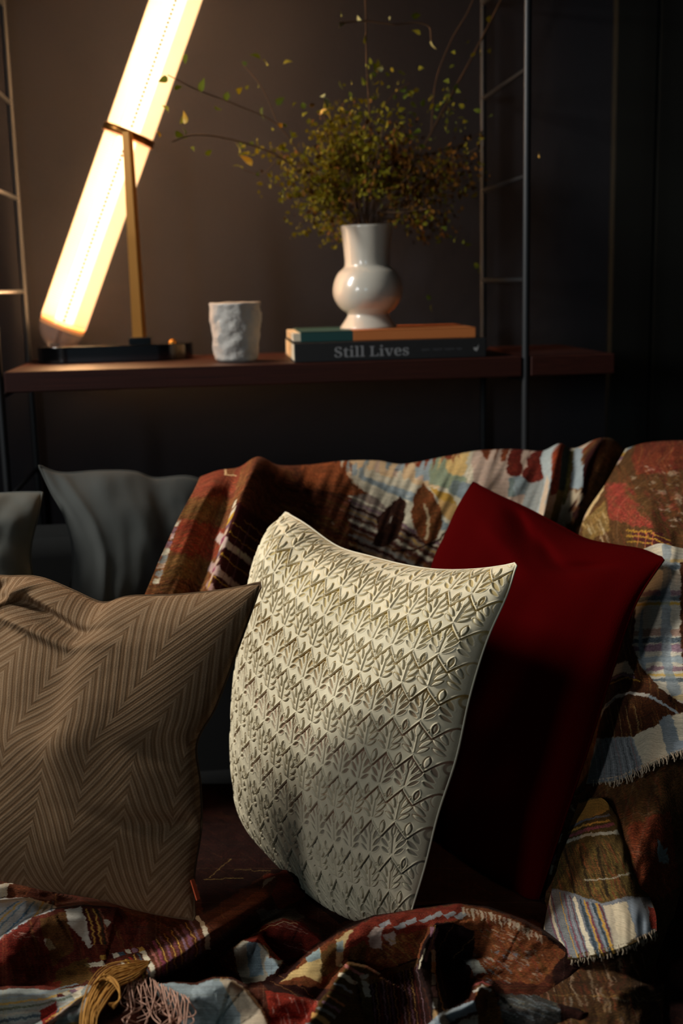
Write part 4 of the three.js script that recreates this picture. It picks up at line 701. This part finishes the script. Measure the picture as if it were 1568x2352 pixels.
// --- pale plaid fold lying over the arm, with a frayed hem
{
  const net = [
    [[1476, 1262, -1.392], [1515, 1248, -1.365], [1560, 1258, -1.35], [1640, 1270, -1.345], [1720, 1280, -1.34]],
    [[1492, 1310, -1.385], [1520, 1300, -1.345], [1570, 1305, -1.325], [1640, 1320, -1.315], [1720, 1330, -1.31]],
    [[1452, 1402, -1.372], [1500, 1396, -1.32], [1565, 1396, -1.295], [1640, 1405, -1.28], [1720, 1410, -1.28]],
    [[1404, 1550, -1.348], [1470, 1542, -1.285], [1560, 1535, -1.245], [1640, 1540, -1.23], [1720, 1545, -1.23]],
    [[1374, 1665, -1.315], [1445, 1650, -1.24], [1545, 1630, -1.20], [1640, 1625, -1.19], [1720, 1625, -1.19]],
    [[1346, 1800, -1.27], [1425, 1788, -1.198], [1505, 1748, -1.172], [1600, 1712, -1.16], [1720, 1690, -1.16]]];
  const b1 = fold([[1450, 1395, 0.004], [1456, 1470, 0.012], [1465, 1540, 0.012], [1530, 1600, 0.01]], 26, 14), b2 = fold([[1376, 1640, 0.006], [1420, 1596, 0.012], [1500, 1600, 0.012], [1600, 1660, 0.008]], 40, 16);
  const s = makeSheet(net, 170, 300, { thick: 0.004, lift: (x, y) => b1(x, y) + b2(x, y) + 0.005 * noise(x / 60, y / 80, 12) + 0.0025 * noise(x / 20, y / 60, 3) });
  const c = new Cloth(s, 2000, '#c4b49c');
  c.poly('#c0b29e', [[1440, 1240], [1720, 1240], [1720, 1640], [1500, 1640], [1460, 1540]]);
  for (const [y, h, col, a] of [[1268, 14, CREAM, 1], [1292, 10, OCHRE, 0.55], [1304, 22, '#8a98a0', 0.7], [1306, 12, NAVY, 0.7], [1366, 16, MAUVE, 0.8], [1378, 12, NAVY, 0.65], [1390, 7, GOLD, 0.8], [1456, 20, '#8a6252', 0.7], [1474, 14, NAVY, 0.8], [1492, 18, '#6e4a5c', 0.75], [1518, 16, '#7f949c', 0.7], [1540, 12, MAUVE, 0.8], [1554, 8, GOLD, 0.6], [1566, 12, NAVY, 0.7], [1606, 14, OCHRE, 0.4], [1622, 12, NAVY, 0.7]]) c.line(col, h, [[1430, y + 3], [1500, y - 4], [1560, y - 4], [1640, y + 6], [1720, y + 10]], a);
  c.line('#74838a', 24, [[1530, 1250], [1528, 1400], [1530, 1520], [1548, 1600]], 0.7); c.line('#84939a', 14, [[1474, 1400], [1470, 1470], [1478, 1540]], 0.8); c.line('#8798a0', 22, [[1600, 1250], [1600, 1600]], 0.6);
  c.poly('#43200e', [[1562, 1290], [1600, 1300], [1640, 1660], [1580, 1640], [1562, 1480]], 1.5); c.wool(['#5c3414', '#2c1006', '#7a5020'], [[1562, 1290], [1600, 1300], [1640, 1660], [1580, 1640]], 1.5, 80, 30, 4, 0.6);
  const lobe = [[1350, 1540], [1460, 1395], [1452, 1480], [1470, 1530], [1520, 1585], [1600, 1640], [1600, 1720], [1460, 1740], [1340, 1760]];
  c.poly('#43200e', lobe, 1.5); c.wool(['#6a3a16', '#2a1006', '#7a5424', '#55290f'], lobe, 1.35, 420, 44, 4, 0.7);
  c.poly('#cdbba4', [[1396, 1556], [1416, 1526], [1440, 1518], [1456, 1548], [1430, 1545]], 1); c.line(MAUVE, 8, [[1398, 1562], [1430, 1548], [1458, 1556]]); c.line(GOLD, 3, [[1400, 1570], [1440, 1555], [1470, 1566]]);
  c.line('#c6b8a8', 13, [[1376, 1650], [1390, 1622], [1415, 1600], [1445, 1590], [1490, 1598]]); c.line('#6a7a88', 7, [[1390, 1622], [1412, 1604]]); c.line('#8a98a0', 7, [[1490, 1598], [1530, 1622], [1556, 1640]]);
  for (const x of [1398, 1416, 1436, 1456]) c.line('#8a6a3c', 3.5, [[x, 1620], [x + 8, 1660], [x + 14, 1700]], 0.8);
  // hem: knitted blue-grey, cream, blue
  const hem = [[1340, 1698], [1452, 1692], [1492, 1672], [1540, 1642], [1600, 1630], [1720, 1620], [1720, 1720], [1500, 1770], [1420, 1800], [1330, 1812]];
  c.poly('#cbbca2', hem, 1); const kn = [[1340, 1698], [1450, 1692], [1478, 1760], [1420, 1800], [1330, 1812]]; c.poly('#74787a', kn, 1);
  for (let i = 0; i < 14; i++) c.line(['#a4a8a8', '#4c4e50', '#86605a', '#969c9e', '#404244'][i % 5], [3, 4, 2.5, 3, 3][i % 5], [[1362 + i * 7, 1697], [1370 + i * 7.6, 1750], [1372 + i * 8.2, 1800]], 0.85);
  c.poly('#73828a', [[1512, 1655], [1540, 1640], [1560, 1700], [1552, 1735], [1535, 1738]], 1); c.poly('#8496a4', [[1545, 1705], [1580, 1695], [1590, 1725], [1552, 1740]], 1); c.poly('#4a2410', [[1345, 1700], [1362, 1698], [1352, 1770], [1340, 1790]], 1, 0.9);
  c.line('#8a3418', 7, [[1366, 1640], [1356, 1720], [1340, 1790]]); c.line(CREAM, 6, [[1356, 1745], [1344, 1800]]);
  const d = part('arm_fold', s.geo, c.material(), throwRug);
  part('fringe', fringeGeo([[1356, 1796], [1425, 1784], [1505, 1745], [1600, 1709]], 90, 18, 0.25, 1, s), std(0xb9a488, 0.9), throwRug, 'short frayed threads along the hem').userData.kind = 'stuff';
}
// --- striped end lower down, with its own frayed hem
{
  const net = [
    [[1330, 1838, -1.262], [1380, 1832, -1.20], [1412, 1868, -1.17], [1432, 1905, -1.16]],
    [[1296, 1935, -1.228], [1350, 1925, -1.16], [1420, 1950, -1.12], [1452, 1985, -1.115]],
    [[1266, 2045, -1.186], [1340, 2040, -1.11], [1432, 2040, -1.075], [1492, 2060, -1.09]],
    [[1250, 2120, -1.128], [1335, 2120, -1.055], [1440, 2105, -1.03], [1506, 2100, -1.05]],
    [[1238, 2206, -1.085], [1340, 2198, -1.012], [1440, 2172, -0.996], [1508, 2138, -1.025]]];
  const s = makeSheet(net, 130, 200, { thick: 0.004, lift: (x, y) => 0.012 * smooth(1840, 1900, y) + 0.005 * noise(x / 50, y / 80, 21) + 0.002 * noise(x / 16, y / 50, 3) });
  const c = new Cloth(s, 2200, '#4c3818');
  c.poly('#a4712e', [[1300, 1850], [1390, 1830], [1400, 1860], [1305, 1900]], 1); c.line('#5a5a68', 8, [[1306, 1902], [1340, 1884], [1400, 1872]]); c.line(OCHRE, 7, [[1304, 1912], [1340, 1896], [1400, 1884]]); c.line('#7a3a40', 10, [[1304, 1922], [1344, 1906], [1410, 1892]]); c.line('#9c9484', 10, [[1300, 1934], [1344, 1918], [1420, 1912]]);
  const ol = [[1285, 1945], [1385, 1925], [1430, 1960], [1470, 2030], [1440, 2075], [1380, 2070], [1250, 2035]];
  c.wool(['#6a5420', '#2a1a0a', '#7a3a1c', '#5c4a1c'], ol, 1.15, 260, 50, 5, 0.65); for (const x of [1296, 1330, 1370]) c.line('#1e140a', 9, [[x, 1945], [x + 26, 2060]], 0.7); c.line('#a09684', 4, [[1340, 2022], [1400, 2018], [1450, 2005]], 0.8);
  const bandP = [[1240, 2038], [1300, 2046], [1380, 2074], [1440, 2060], [1492, 2060], [1515, 2140], [1240, 2215]];
  c.poly('#6a6a70', bandP, 1);
  const stripes = [['#7a5460', 9, 1250, 2040], [CREAM, 13, 1256, 2045], ['#6e3a44', 5, 1264, 2046], ['#70706e', 18, 1276, 2050], [OCHRE, 4, 1284, 2050], ['#6e3a44', 6, 1294, 2052], ['#8a8a92', 5, 1301, 2055], ['#5a2a30', 4, 1308, 2056], [CREAM, 15, 1318, 2060], [NAVY, 9, 1332, 2066], [OCHRE, 5, 1341, 2068], ['#6a3038', 5, 1347, 2070], ['#7f8a94', 4, 1354, 2070], [NAVY, 6, 1361, 2072], [OCHRE, 6, 1369, 2074], ['#5a2a30', 5, 1376, 2076]];
  for (const [col, w, x, y] of stripes) c.line(col, w, [[x, y], [x + 16, 2120], [x + 44, 2200]]);
  c.poly('#cbb89a', [[1386, 2080], [1438, 2070], [1462, 2150], [1412, 2190], [1404, 2140]], 1); c.poly('#a99a84', [[1386, 2080], [1404, 2078], [1420, 2160], [1412, 2190]], 1, 0.7); c.poly('#8493a4', [[1438, 2068], [1470, 2060], [1490, 2110], [1496, 2142], [1464, 2150]], 1); c.poly('#7c2418', [[1486, 2080], [1510, 2090], [1512, 2140], [1496, 2130]], 2);
  c.poly('#cdbfa4', [[1240, 2130], [1250, 2120], [1250, 2200], [1238, 2206]], 1);
  part('arm_end', s.geo, c.material(), throwRug);
  part('fringe', fringeGeo([[1245, 2202], [1340, 2194], [1440, 2168], [1506, 2136]], 80, 18, 0.2, 1, s), std(0x8a7a64, 0.9), throwRug, 'short frayed threads along the lower hem').userData.kind = 'stuff';
}
// --- crumpled over the seat
{
  const net = [1800, 1880, 1960, 2040, 2120, 2200, 2280, 2360, 2460].map((y) => [-160, 60, 260, 460, 660, 860, 1060, 1260, 1440, 1640].map((x) => [x, y, SEAT + 0.002]));
  const F = [
    fold([[664, 2012, 0.03], [566, 2078, 0.045], [478, 2134, 0.055], [408, 2186, 0.055], [338, 2228, 0.05], [248, 2276, 0.04], [166, 2322, 0.03]], 30, 42, 3),
    fold([[-60, 2078, 0.045], [60, 2068, 0.05], [110, 2075, 0.035], [125, 2100, 0.02]], 60, 10),
    fold([[-120, 2200, 0.04], [0, 2164, 0.05], [60, 2118, 0.055], [120, 2090, 0.06], [190, 2080, 0.06], [270, 2084, 0.055], [330, 2110, 0.035]], 90, 9),
    fold([[560, 2380, 0.02], [640, 2260, 0.025], [715, 2190, 0.045], [780, 2145, 0.055], [860, 2108, 0.06], [960, 2090, 0.062], [1050, 2078, 0.062], [1120, 2086, 0.058], [1200, 2118, 0.05], [1290, 2170, 0.03]], 95, 9),
    fold([[690, 2370, 0.045], [735, 2300, 0.055], [775, 2245, 0.06], [800, 2214, 0.06], [840, 2222, 0.045], [870, 2240, 0.03]], 60, 8),
    fold([[1010, 2360, 0.05], [985, 2290, 0.055], [962, 2225, 0.055], [972, 2170, 0.055], [1000, 2126, 0.05], [1050, 2118, 0.03]], 40, 10),
    fold([[330, 2262, 0.03], [400, 2258, 0.045], [450, 2262, 0.05], [490, 2250, 0.062], [530, 2252, 0.062], [560, 2270, 0.05], [600, 2320, 0.035], [630, 2380, 0.03]], 80, 8),
    fold([[520, 2190, 0.02], [560, 2162, 0.04], [590, 2156, 0.042], [612, 2180, 0.03], [640, 2215, 0.02]], 34, 9),
    fold([[600, 2130, 0.02], [650, 2112, 0.035], [690, 2118, 0.035], [730, 2150, 0.02]], 44, 10),
    fold([[940, 2400, 0.03], [1020, 2330, 0.04], [1085, 2300, 0.045], [1098, 2266, 0.05], [1125, 2264, 0.045], [1150, 2290, 0.03]], 34, 10),
    fold([[-120, 2290, 0.03], [20, 2272, 0.036], [100, 2272, 0.036], [180, 2290, 0.03]], 46, 8),
    fold([[60, 2380, 0.03], [130, 2330, 0.036], [210, 2270, 0.036]], 24, 10),
    fold([[560, 2282, 0.02], [610, 2270, 0.03], [680, 2290, 0.03], [730, 2310, 0.02]], 50, 8),
    fold([[1150, 2290, 0.025], [1230, 2300, 0.035], [1330, 2320, 0.03]], 50, 10),
    fold([[1020, 2250, 0.01], [1080, 2210, 0.016], [1170, 2200, 0.016], [1230, 2230, 0.01]], 40, 26),
    fold([[-100, 2040, 0.03], [0, 2030, 0.035], [60, 2034, 0.03], [120, 2050, 0.02]], 40, 10)];
  const lift = (x, y) => { let m = 0, s2 = 0; for (const f of F) { const h = f(x, y); if (h > m) { s2 = m; m = h; } else if (h > s2) s2 = h; } return m + 0.25 * s2 * (1 - m / 0.08) + 0.0025 * noise(x / 60, y / 40, 2) + 0.001 * noise(x / 24, y / 20, 6) + 0.002; };
  const s = makeSheet(net, 520, 230, { floor: true, lift, thick: 0.002 });
  const c = new Cloth(s, 1800, '#451c0e');
  const all = [[-160, 1800], [1420, 1800], [1420, 2460], [-160, 2460]];
  c.wool([RUST, '#5a3014', '#30120a', '#64401c', '#5c180e'], all, 0.5, 2600, 50, 5, 0.45);
  c.tartan(150, 0.22, [OCHRE, DARK, CREAM, MAROON, OLIVE, MAUVE]);
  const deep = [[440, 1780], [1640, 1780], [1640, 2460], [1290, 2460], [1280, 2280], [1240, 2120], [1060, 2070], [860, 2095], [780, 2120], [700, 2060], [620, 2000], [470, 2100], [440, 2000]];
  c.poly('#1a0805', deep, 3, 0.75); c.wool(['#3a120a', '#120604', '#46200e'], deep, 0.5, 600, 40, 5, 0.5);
  // far part between the cushions
  c.line('#8a6a30', 3, [[470, 2020], [560, 2016]], 0.8); c.line('#8a6a30', 3, [[480, 2018], [530, 1972]], 0.7); c.line('#8a6a30', 3, [[540, 1998], [620, 2000]], 0.7); c.poly('#7a2414', [[600, 2010], [660, 1998], [700, 2060], [640, 2090]], 3, 0.8); c.poly('#a8988c', [[606, 2020], [632, 2010], [620, 2052], [590, 2090]], 1.5); c.poly('#6a5c50', [[590, 2090], [680, 2085], [700, 2110], [600, 2125]], 3, 0.8);
  // twisted roll
  const roll = [[640, 2010], [560, 2070], [480, 2118], [400, 2172], [300, 2235], [320, 2262], [420, 2220], [520, 2150], [620, 2060]];
  c.poly('#5c2a16', roll, 1); c.wool(['#7a3a1a', '#3a140c', '#8a6a2c'], roll, 1.0, 160, 24, 4, 0.6);
  for (const [col, w, x, y] of [[CREAM, 17, 464, 2124], ['#6a4854', 9, 447, 2134], [OCHRE, 3.5, 438, 2140], ['#6a3a48', 12, 428, 2146], [MAUVE, 8, 414, 2152], [OCHRE, 3.5, 406, 2158], ['#5c2a30', 8, 398, 2162], [OCHRE, 3, 390, 2168], ['#6a3a48', 9, 382, 2172], [OCHRE, 4, 372, 2178], ['#7a3040', 9, 364, 2184], ['#8a4a40', 8, 352, 2192], [CREAM, 16, 338, 2204], [NAVY, 5, 328, 2210], [OCHRE, 5, 320, 2214], [RED, 7, 312, 2220], [GOLD, 5, 304, 2226], [CREAM, 9, 294, 2232], [MAUVE, 8, 286, 2238]]) c.line(col, w, [[x - 14, y - 22], [x + 2, y + 2], [x + 12, y + 28], [x + 12, y + 58]]);
  // blue-striped hump and rust dome at the near left
  c.poly('#a29a94', [[-160, 2060], [60, 2060], [130, 2080], [120, 2110], [60, 2125], [0, 2160], [-160, 2220]], 1); for (let i = 0; i < 9; i++) c.line(['#2f5a7c', OCHRE, '#4a7088', '#b0a49a', '#2f5a7c', '#8a9aa0', OCHRE, '#b6a8a0', '#3c4650'][i], 6, [[-60 + i * 18, 2160 - i * 4], [-10 + i * 16, 2110 - i * 2], [40 + i * 10, 2070]], 0.85);
  c.poly('#b0a08c', [[-160, 2030], [30, 2028], [20, 2060], [-160, 2070]], 2); c.poly('#5a2a14', [[20, 2030], [70, 2034], [60, 2060], [15, 2062]], 2);
  const dome = [[-160, 2230], [0, 2160], [70, 2110], [140, 2085], [260, 2082], [340, 2110], [330, 2180], [230, 2230], [80, 2270], [-160, 2290]];
  c.poly('#521c10', dome, 2); c.wool(['#6e2414', '#3c120a', '#6a4a1c', '#7a2c14'], dome, 1.3, 420, 40, 4, 0.55); c.poly('#6e1a10', [[-100, 2220], [10, 2150], [60, 2118], [70, 2150], [20, 2210], [-100, 2280]], 3, 0.8); c.wool([CREAM, '#b09a8c'], [[30, 2140], [90, 2145], [90, 2165], [30, 2160]], 0.2, 22, 12, 3, 0.7); c.poly('#b8a898', [[100, 2156], [116, 2158], [126, 2178], [112, 2184], [103, 2172]], 1.5); c.poly('#5c4216', [[90, 2110], [150, 2095], [170, 2180], [120, 2220]], 3, 0.6);
  c.poly('#b8ac9c', [[150, 2090], [186, 2082], [198, 2110], [212, 2172], [204, 2180], [176, 2140], [156, 2124]], 1); for (const [x, col] of [[196, MAROON], [204, OCHRE], [211, '#3a120c'], [219, OCHRE], [227, '#2c2818'], [234, '#8a4a30']]) c.line(col, 5, [[x - 6, 2086], [x + 6, 2120], [x + 14, 2170]]); c.poly('#b6a894', [[238, 2112], [254, 2116], [248, 2132]], 1);
  // small folds before the roll
  c.blocks([OCHRE, MAROON, CREAM, NAVY, CREAM, MAUVE, OCHRE, MAROON], [230, 2200], [345, 2176], 20, 0.1); c.poly(CREAM, [[192, 2212], [236, 2208], [244, 2220], [200, 2222]], 1);
  c.poly('#5c4014', [[130, 2230], [200, 2200], [215, 2250], [120, 2275]], 3, 0.8); c.poly('#7a2214', [[80, 2262], [140, 2250], [140, 2280], [80, 2290]], 3, 0.8);
  // near left plaid
  const pl = [[-160, 2280], [60, 2270], [120, 2275], [210, 2262], [240, 2300], [180, 2460], [-160, 2460]];
  c.poly('#8c8c84', pl, 1); for (let i = 0; i < 10; i++) c.line(['#7a8a90', OCHRE, '#4a4e3c', '#a89888', NAVY, '#8a7a78', '#6a7a70', OCHRE, '#8fa0a8', '#3a3c34'][i], 9, [[-160, 2300 + i * 15], [0, 2294 + i * 13], [100, 2282 + i * 12], [180, 2258 + i * 13]], 0.8);
  c.poly('#7a1a10', [[92, 2320], [130, 2300], [130, 2345], [100, 2380]], 1.5); c.blocks([MAROON, CREAM, MAUVE, PINK], [130, 2288], [192, 2268], 16, 0.1); c.poly(CREAM, [[162, 2284], [188, 2270], [186, 2290], [172, 2296]], 1); c.line(PINK, 12, [[110, 2352], [150, 2320], [200, 2285]], 0.8); c.line(OCHRE, 4, [[104, 2346], [150, 2312], [190, 2286]]);
  // pale blue piece in front
  const pb = [[330, 2262], [400, 2256], [450, 2262], [490, 2248], [530, 2250], [566, 2272], [605, 2320], [640, 2460], [440, 2460], [440, 2400], [400, 2320]];
  c.poly('#84918f', pb, 1); c.poly('#b09c84', [[505, 2248], [535, 2250], [570, 2275], [606, 2322], [640, 2460], [560, 2460], [550, 2330]], 1.5); c.poly('#98a4a2', [[440, 2270], [490, 2250], [470, 2300], [445, 2340]], 3, 0.8);
  // valley with the blue stripe
  const vb = [[535, 2175], [560, 2158], [595, 2152], [615, 2180], [620, 2200], [650, 2210], [620, 2250], [560, 2260], [545, 2230]];
  c.poly('#a29682', vb, 1); c.poly('#66828c', [[568, 2156], [592, 2154], [598, 2200], [606, 2240], [574, 2244], [568, 2200]], 2); c.poly('#8aa0a4', [[610, 2200], [652, 2206], [620, 2245], [606, 2220]], 2);
  c.wool(['#8a6228', '#2c120a', OCHRE], [[490, 2200], [545, 2165], [545, 2240], [480, 2260]], 1.2, 60, 30, 3, 0.7);
  // rust ridges behind
  const rr1 = [[560, 2160], [600, 2130], [650, 2110], [690, 2115], [740, 2155], [690, 2200], [640, 2205], [610, 2170]];
  c.poly('#6a1c10', rr1, 2); c.wool([CREAM, '#b89a88'], [[600, 2120], [690, 2112], [720, 2150], [640, 2135]], 0.35, 40, 22, 4, 0.5); c.wool(['#b09080', '#8a2a1c'], [[620, 2160], [700, 2170], [710, 2190], [630, 2180]], 0.35, 30, 26, 4, 0.6); c.line('#c0a880', 5, [[576, 2152], [610, 2130], [650, 2116], [684, 2122]], 0.8);
  // dark striped hollow
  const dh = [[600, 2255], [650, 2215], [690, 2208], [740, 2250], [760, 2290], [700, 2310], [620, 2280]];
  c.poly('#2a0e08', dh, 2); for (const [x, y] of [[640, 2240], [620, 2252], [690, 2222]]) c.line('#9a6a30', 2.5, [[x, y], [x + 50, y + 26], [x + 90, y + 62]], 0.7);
  c.poly('#7c1e10', [[610, 2276], [660, 2282], [730, 2300], [700, 2460], [640, 2460], [618, 2330]], 2); c.wool(['#b0968c', '#5a120a', '#9a3020'], [[620, 2280], [730, 2300], [700, 2420], [640, 2420]], 1.25, 90, 40, 5, 0.6);
  // big central fold
  const big = [[640, 2260], [715, 2188], [790, 2140], [870, 2104], [960, 2088], [1060, 2076], [1130, 2088], [1240, 2140], [1300, 2190], [1240, 2260], [1000, 2240], [860, 2235], [760, 2270]];
  c.poly('#6c3416', big, 2); c.wool(['#8a4a1e', '#4a1c0c', '#7a1c12', '#5c4416'], big, 1.1, 420, 34, 4, 0.5); c.poly('#7a1e14', [[790, 2140], [870, 2102], [1060, 2074], [1060, 2110], [940, 2140], [840, 2170], [800, 2200]], 4, 0.7);
  c.poly('#c4a46c', [[640, 2256], [690, 2220], [734, 2178], [740, 2200], [738, 2260], [700, 2240]], 1.5); c.poly('#7c9490', [[700, 2200], [734, 2178], [736, 2200], [706, 2212]], 1.5); c.poly('#b4986a', [[772, 2160], [800, 2136], [812, 2134], [790, 2170], [786, 2220], [770, 2220]], 1.5); c.poly('#8a9a90', [[772, 2165], [790, 2160], [788, 2185], [772, 2185]], 1.5); c.poly('#4c3412', [[738, 2190], [770, 2165], [768, 2230], [738, 2250]], 3, 0.8); c.poly('#4c3412', [[800, 2180], [840, 2160], [840, 2230], [800, 2240]], 3, 0.8);
  c.poly('#b49a8c', [[842, 2150], [862, 2130], [880, 2128], [874, 2150], [878, 2180], [850, 2175]], 2); c.poly('#b49a8c', [[878, 2148], [906, 2138], [908, 2168], [896, 2172]], 2); for (const [x, y] of [[880, 2118], [915, 2124], [940, 2112], [975, 2108], [1000, 2098], [1030, 2096], [1055, 2098]]) c.poly('#9aa0a0', [[x - 14, y + 6], [x + 12, y - 6], [x + 18, y + 4], [x - 4, y + 14]], 2, 0.85);
  for (let i = 0; i < 18; i++) { const x = 1062 + i * 10.5, y = 2090 + Math.pow(i / 17, 1.6) * 62; c.poly(['#c4b096', '#b89c84'][i % 2], [[x - 4, y - 6], [x + 4, y - 5], [x + 5, y + 14 + (i % 3) * 6], [x, y + 10]], 1, 0.85); }
  c.wool(['#b8a28c', '#8a8078', '#9a4a30'], [[1100, 2120], [1250, 2150], [1250, 2260], [1110, 2220]], 0.5, 110, 16, 5, 0.6); c.wool(['#5c7890', '#a0988c', '#7a2414'], [[1060, 2190], [1230, 2180], [1240, 2260], [1100, 2260]], 0.7, 80, 14, 6, 0.5);
  c.wool(['#8a6a2c', '#a87a34'], [[880, 2160], [960, 2140], [960, 2230], [860, 2220]], 0.7, 60, 20, 5, 0.5);
  // ridge with the pale edge at the lower middle
  const lm = [[690, 2400], [735, 2300], [780, 2240], [806, 2212], [850, 2225], [880, 2260], [870, 2460], [690, 2460]];
  c.poly('#4a3412', lm, 1.5); for (const [col, x, y, w] of [['#a4625a', 796, 2222, 14], [CREAM, 782, 2240, 20], ['#8a8a8c', 772, 2262, 12], [MAROON, 764, 2276, 10], ['#b06a3c', 754, 2290, 9], [MAUVE, 744, 2304, 12], [GREY, 734, 2318, 12], ['#d09a58', 722, 2334, 18], [GREY, 708, 2356, 14], [GREEN, 700, 2372, 10]]) c.line(col, w, [[x - 6, y - 4], [x + 14, y + 4], [x + 36, y + 20]]);
  c.poly('#b0a08c', [[826, 2240], [846, 2236], [856, 2290], [838, 2290]], 1.5);
  const stp = [[846, 2240], [960, 2200], [1000, 2420], [870, 2460]];
  c.poly('#2c100a', stp, 1.5); for (let i = 0; i < 14; i++) c.line(['#6a4450', OCHRE, '#5c2018', '#7a5a60', '#8a5a28'][i % 5], [5, 2.5, 6, 5, 3][i % 5], [[852 + i * 8, 2246 - i * 2.4], [858 + i * 8.6, 2300], [866 + i * 9, 2400]], 0.75);
  c.poly('#5c3a14', [[830, 2250], [850, 2240], [970, 2200], [960, 2215], [850, 2262]], 2, 0.8);
  // plaid fold right of the middle
  const pf = [[1000, 2120], [1030, 2116], [1090, 2140], [1080, 2250], [1060, 2330], [1000, 2420], [985, 2300], [958, 2225], [970, 2170]];
  c.poly('#1e0c0a', pf, 1.5); c.blocks(['#7a4e58', '#6a4854', CREAM, '#c09460', GREY, '#8a6a70', GREY, TAN, GREEN, TAN], [992, 2128], [1002, 2400], 24, 0.05); c.line('#6a4854', 18, [[1004, 2130], [984, 2180], [978, 2210]]); c.line(CREAM, 9, [[976, 2178], [966, 2210], [960, 2226]]); c.line('#c08a3c', 3, [[1000, 2126], [990, 2180], [1010, 2290], [1040, 2380]]); c.line('#8a5a28', 2.5, [[1040, 2124], [1000, 2190], [1024, 2290]], 0.7);
  c.line('#9a7030', 3, [[1090, 2150], [1060, 2180], [1040, 2200]], 0.7); c.poly('#93a09a', [[1066, 2205], [1090, 2200], [1120, 2236], [1090, 2240]], 2, 0.8);
  // pale band and rust knee in front
  c.poly('#8496a0', [[930, 2400], [1010, 2326], [1090, 2296], [1096, 2320], [1030, 2350], [980, 2400]], 1); c.poly('#b0a08c', [[1040, 2352], [1100, 2326], [1110, 2400], [1020, 2420]], 1); c.poly('#6a3c16', [[1092, 2262], [1130, 2262], [1170, 2400], [1110, 2420], [1096, 2330]], 1.5); c.line('#c0b4a4', 11, [[1086, 2280], [1106, 2266], [1126, 2276]]); c.line('#8a3a34', 8, [[1082, 2268], [1106, 2254], [1132, 2266]]);
  c.poly('#3c4240', [[1140, 2280], [1280, 2290], [1300, 2420], [1170, 2420]], 3, 0.8); c.wool(['#7a8488', '#24221c', '#6a5a3c'], [[1140, 2280], [1280, 2290], [1300, 2420], [1170, 2420]], 0.4, 110, 40, 5, 0.5);
  c.tartan(60, 0.16, [OCHRE, DARK, CREAM, MAROON]);
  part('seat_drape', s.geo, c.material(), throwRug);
  // loose fringe and an ochre tassel at the near edge
  const th = [], th2 = [], Pz = (x, y, h) => atY(x, y, SEAT + h);
  for (let i = 0; i < 64; i++) {
    const t = i / 63, w = rr(-9, 9), a = rr(0.86, 1.06);
    const pts = [[338 - t * 6, 2206 + t * 18], [300 - t * 2, 2212 + t * 34 + w], [250 + t * 12, 2222 + t * 44 + w], [212 + t * 24, 2262 + t * 40 + w], [192 + t * 26, 2320 + t * 22], [188 + t * 34, 2390 + w]];
    th.push(new THREE.TubeGeometry(new THREE.CatmullRomCurve3(pts.map((p, k) => Pz(p[0] + w, p[1], [0.052, 0.058, 0.06, 0.056, 0.05, 0.04][k] + rr(-0.003, 0.003)))), 18, 0.00052 * rr(0.8, 1.4), 5));
  }
  for (let i = 0; i < 12; i++) { const w = rr(-7, 7), pts = [[214, 2262], [236, 2246 + w], [258, 2252 + w], [274, 2276 + w], [272, 2300], [256 + w, 2312 + w]]; th.push(new THREE.TubeGeometry(new THREE.CatmullRomCurve3(pts.map((p, k) => Pz(p[0], p[1], 0.064 + rr(-0.003, 0.003)))), 14, 0.0007, 5)); }
  for (let i = 0; i < 46; i++) {
    const x = 296 + i * 3.0 + rr(-4, 4), y = 2244 + Math.max(0, (i - 14)) * 1.5, l = rr(50, 135), k = rr(-26, 26);
    const pts = [[x, y, 0.05], [x + k * 0.5, y + l * 0.3, 0.052], [x + k, y + l * 0.62, 0.044], [x + k * 0.3 + rr(-26, 26), y + l * 0.86, 0.04 + rr(0, 0.012)], [x + rr(-30, 30), y + l, 0.034]];
    th2.push(new THREE.TubeGeometry(new THREE.CatmullRomCurve3(pts.map((p) => Pz(p[0], p[1], p[2]))), 18, 0.0005 * rr(0.8, 1.4), 5));
  }
  part('tassel', mergeGeometries(th), std(0xa8752c, 0.85), throwRug, 'curled tuft of ochre threads').userData.kind = 'stuff';
  part('fringe', mergeGeometries(th2), std(0xb58a74, 0.85), throwRug, 'loose pinkish fringe threads').userData.kind = 'stuff';
}

renderer.render(scene, camera);
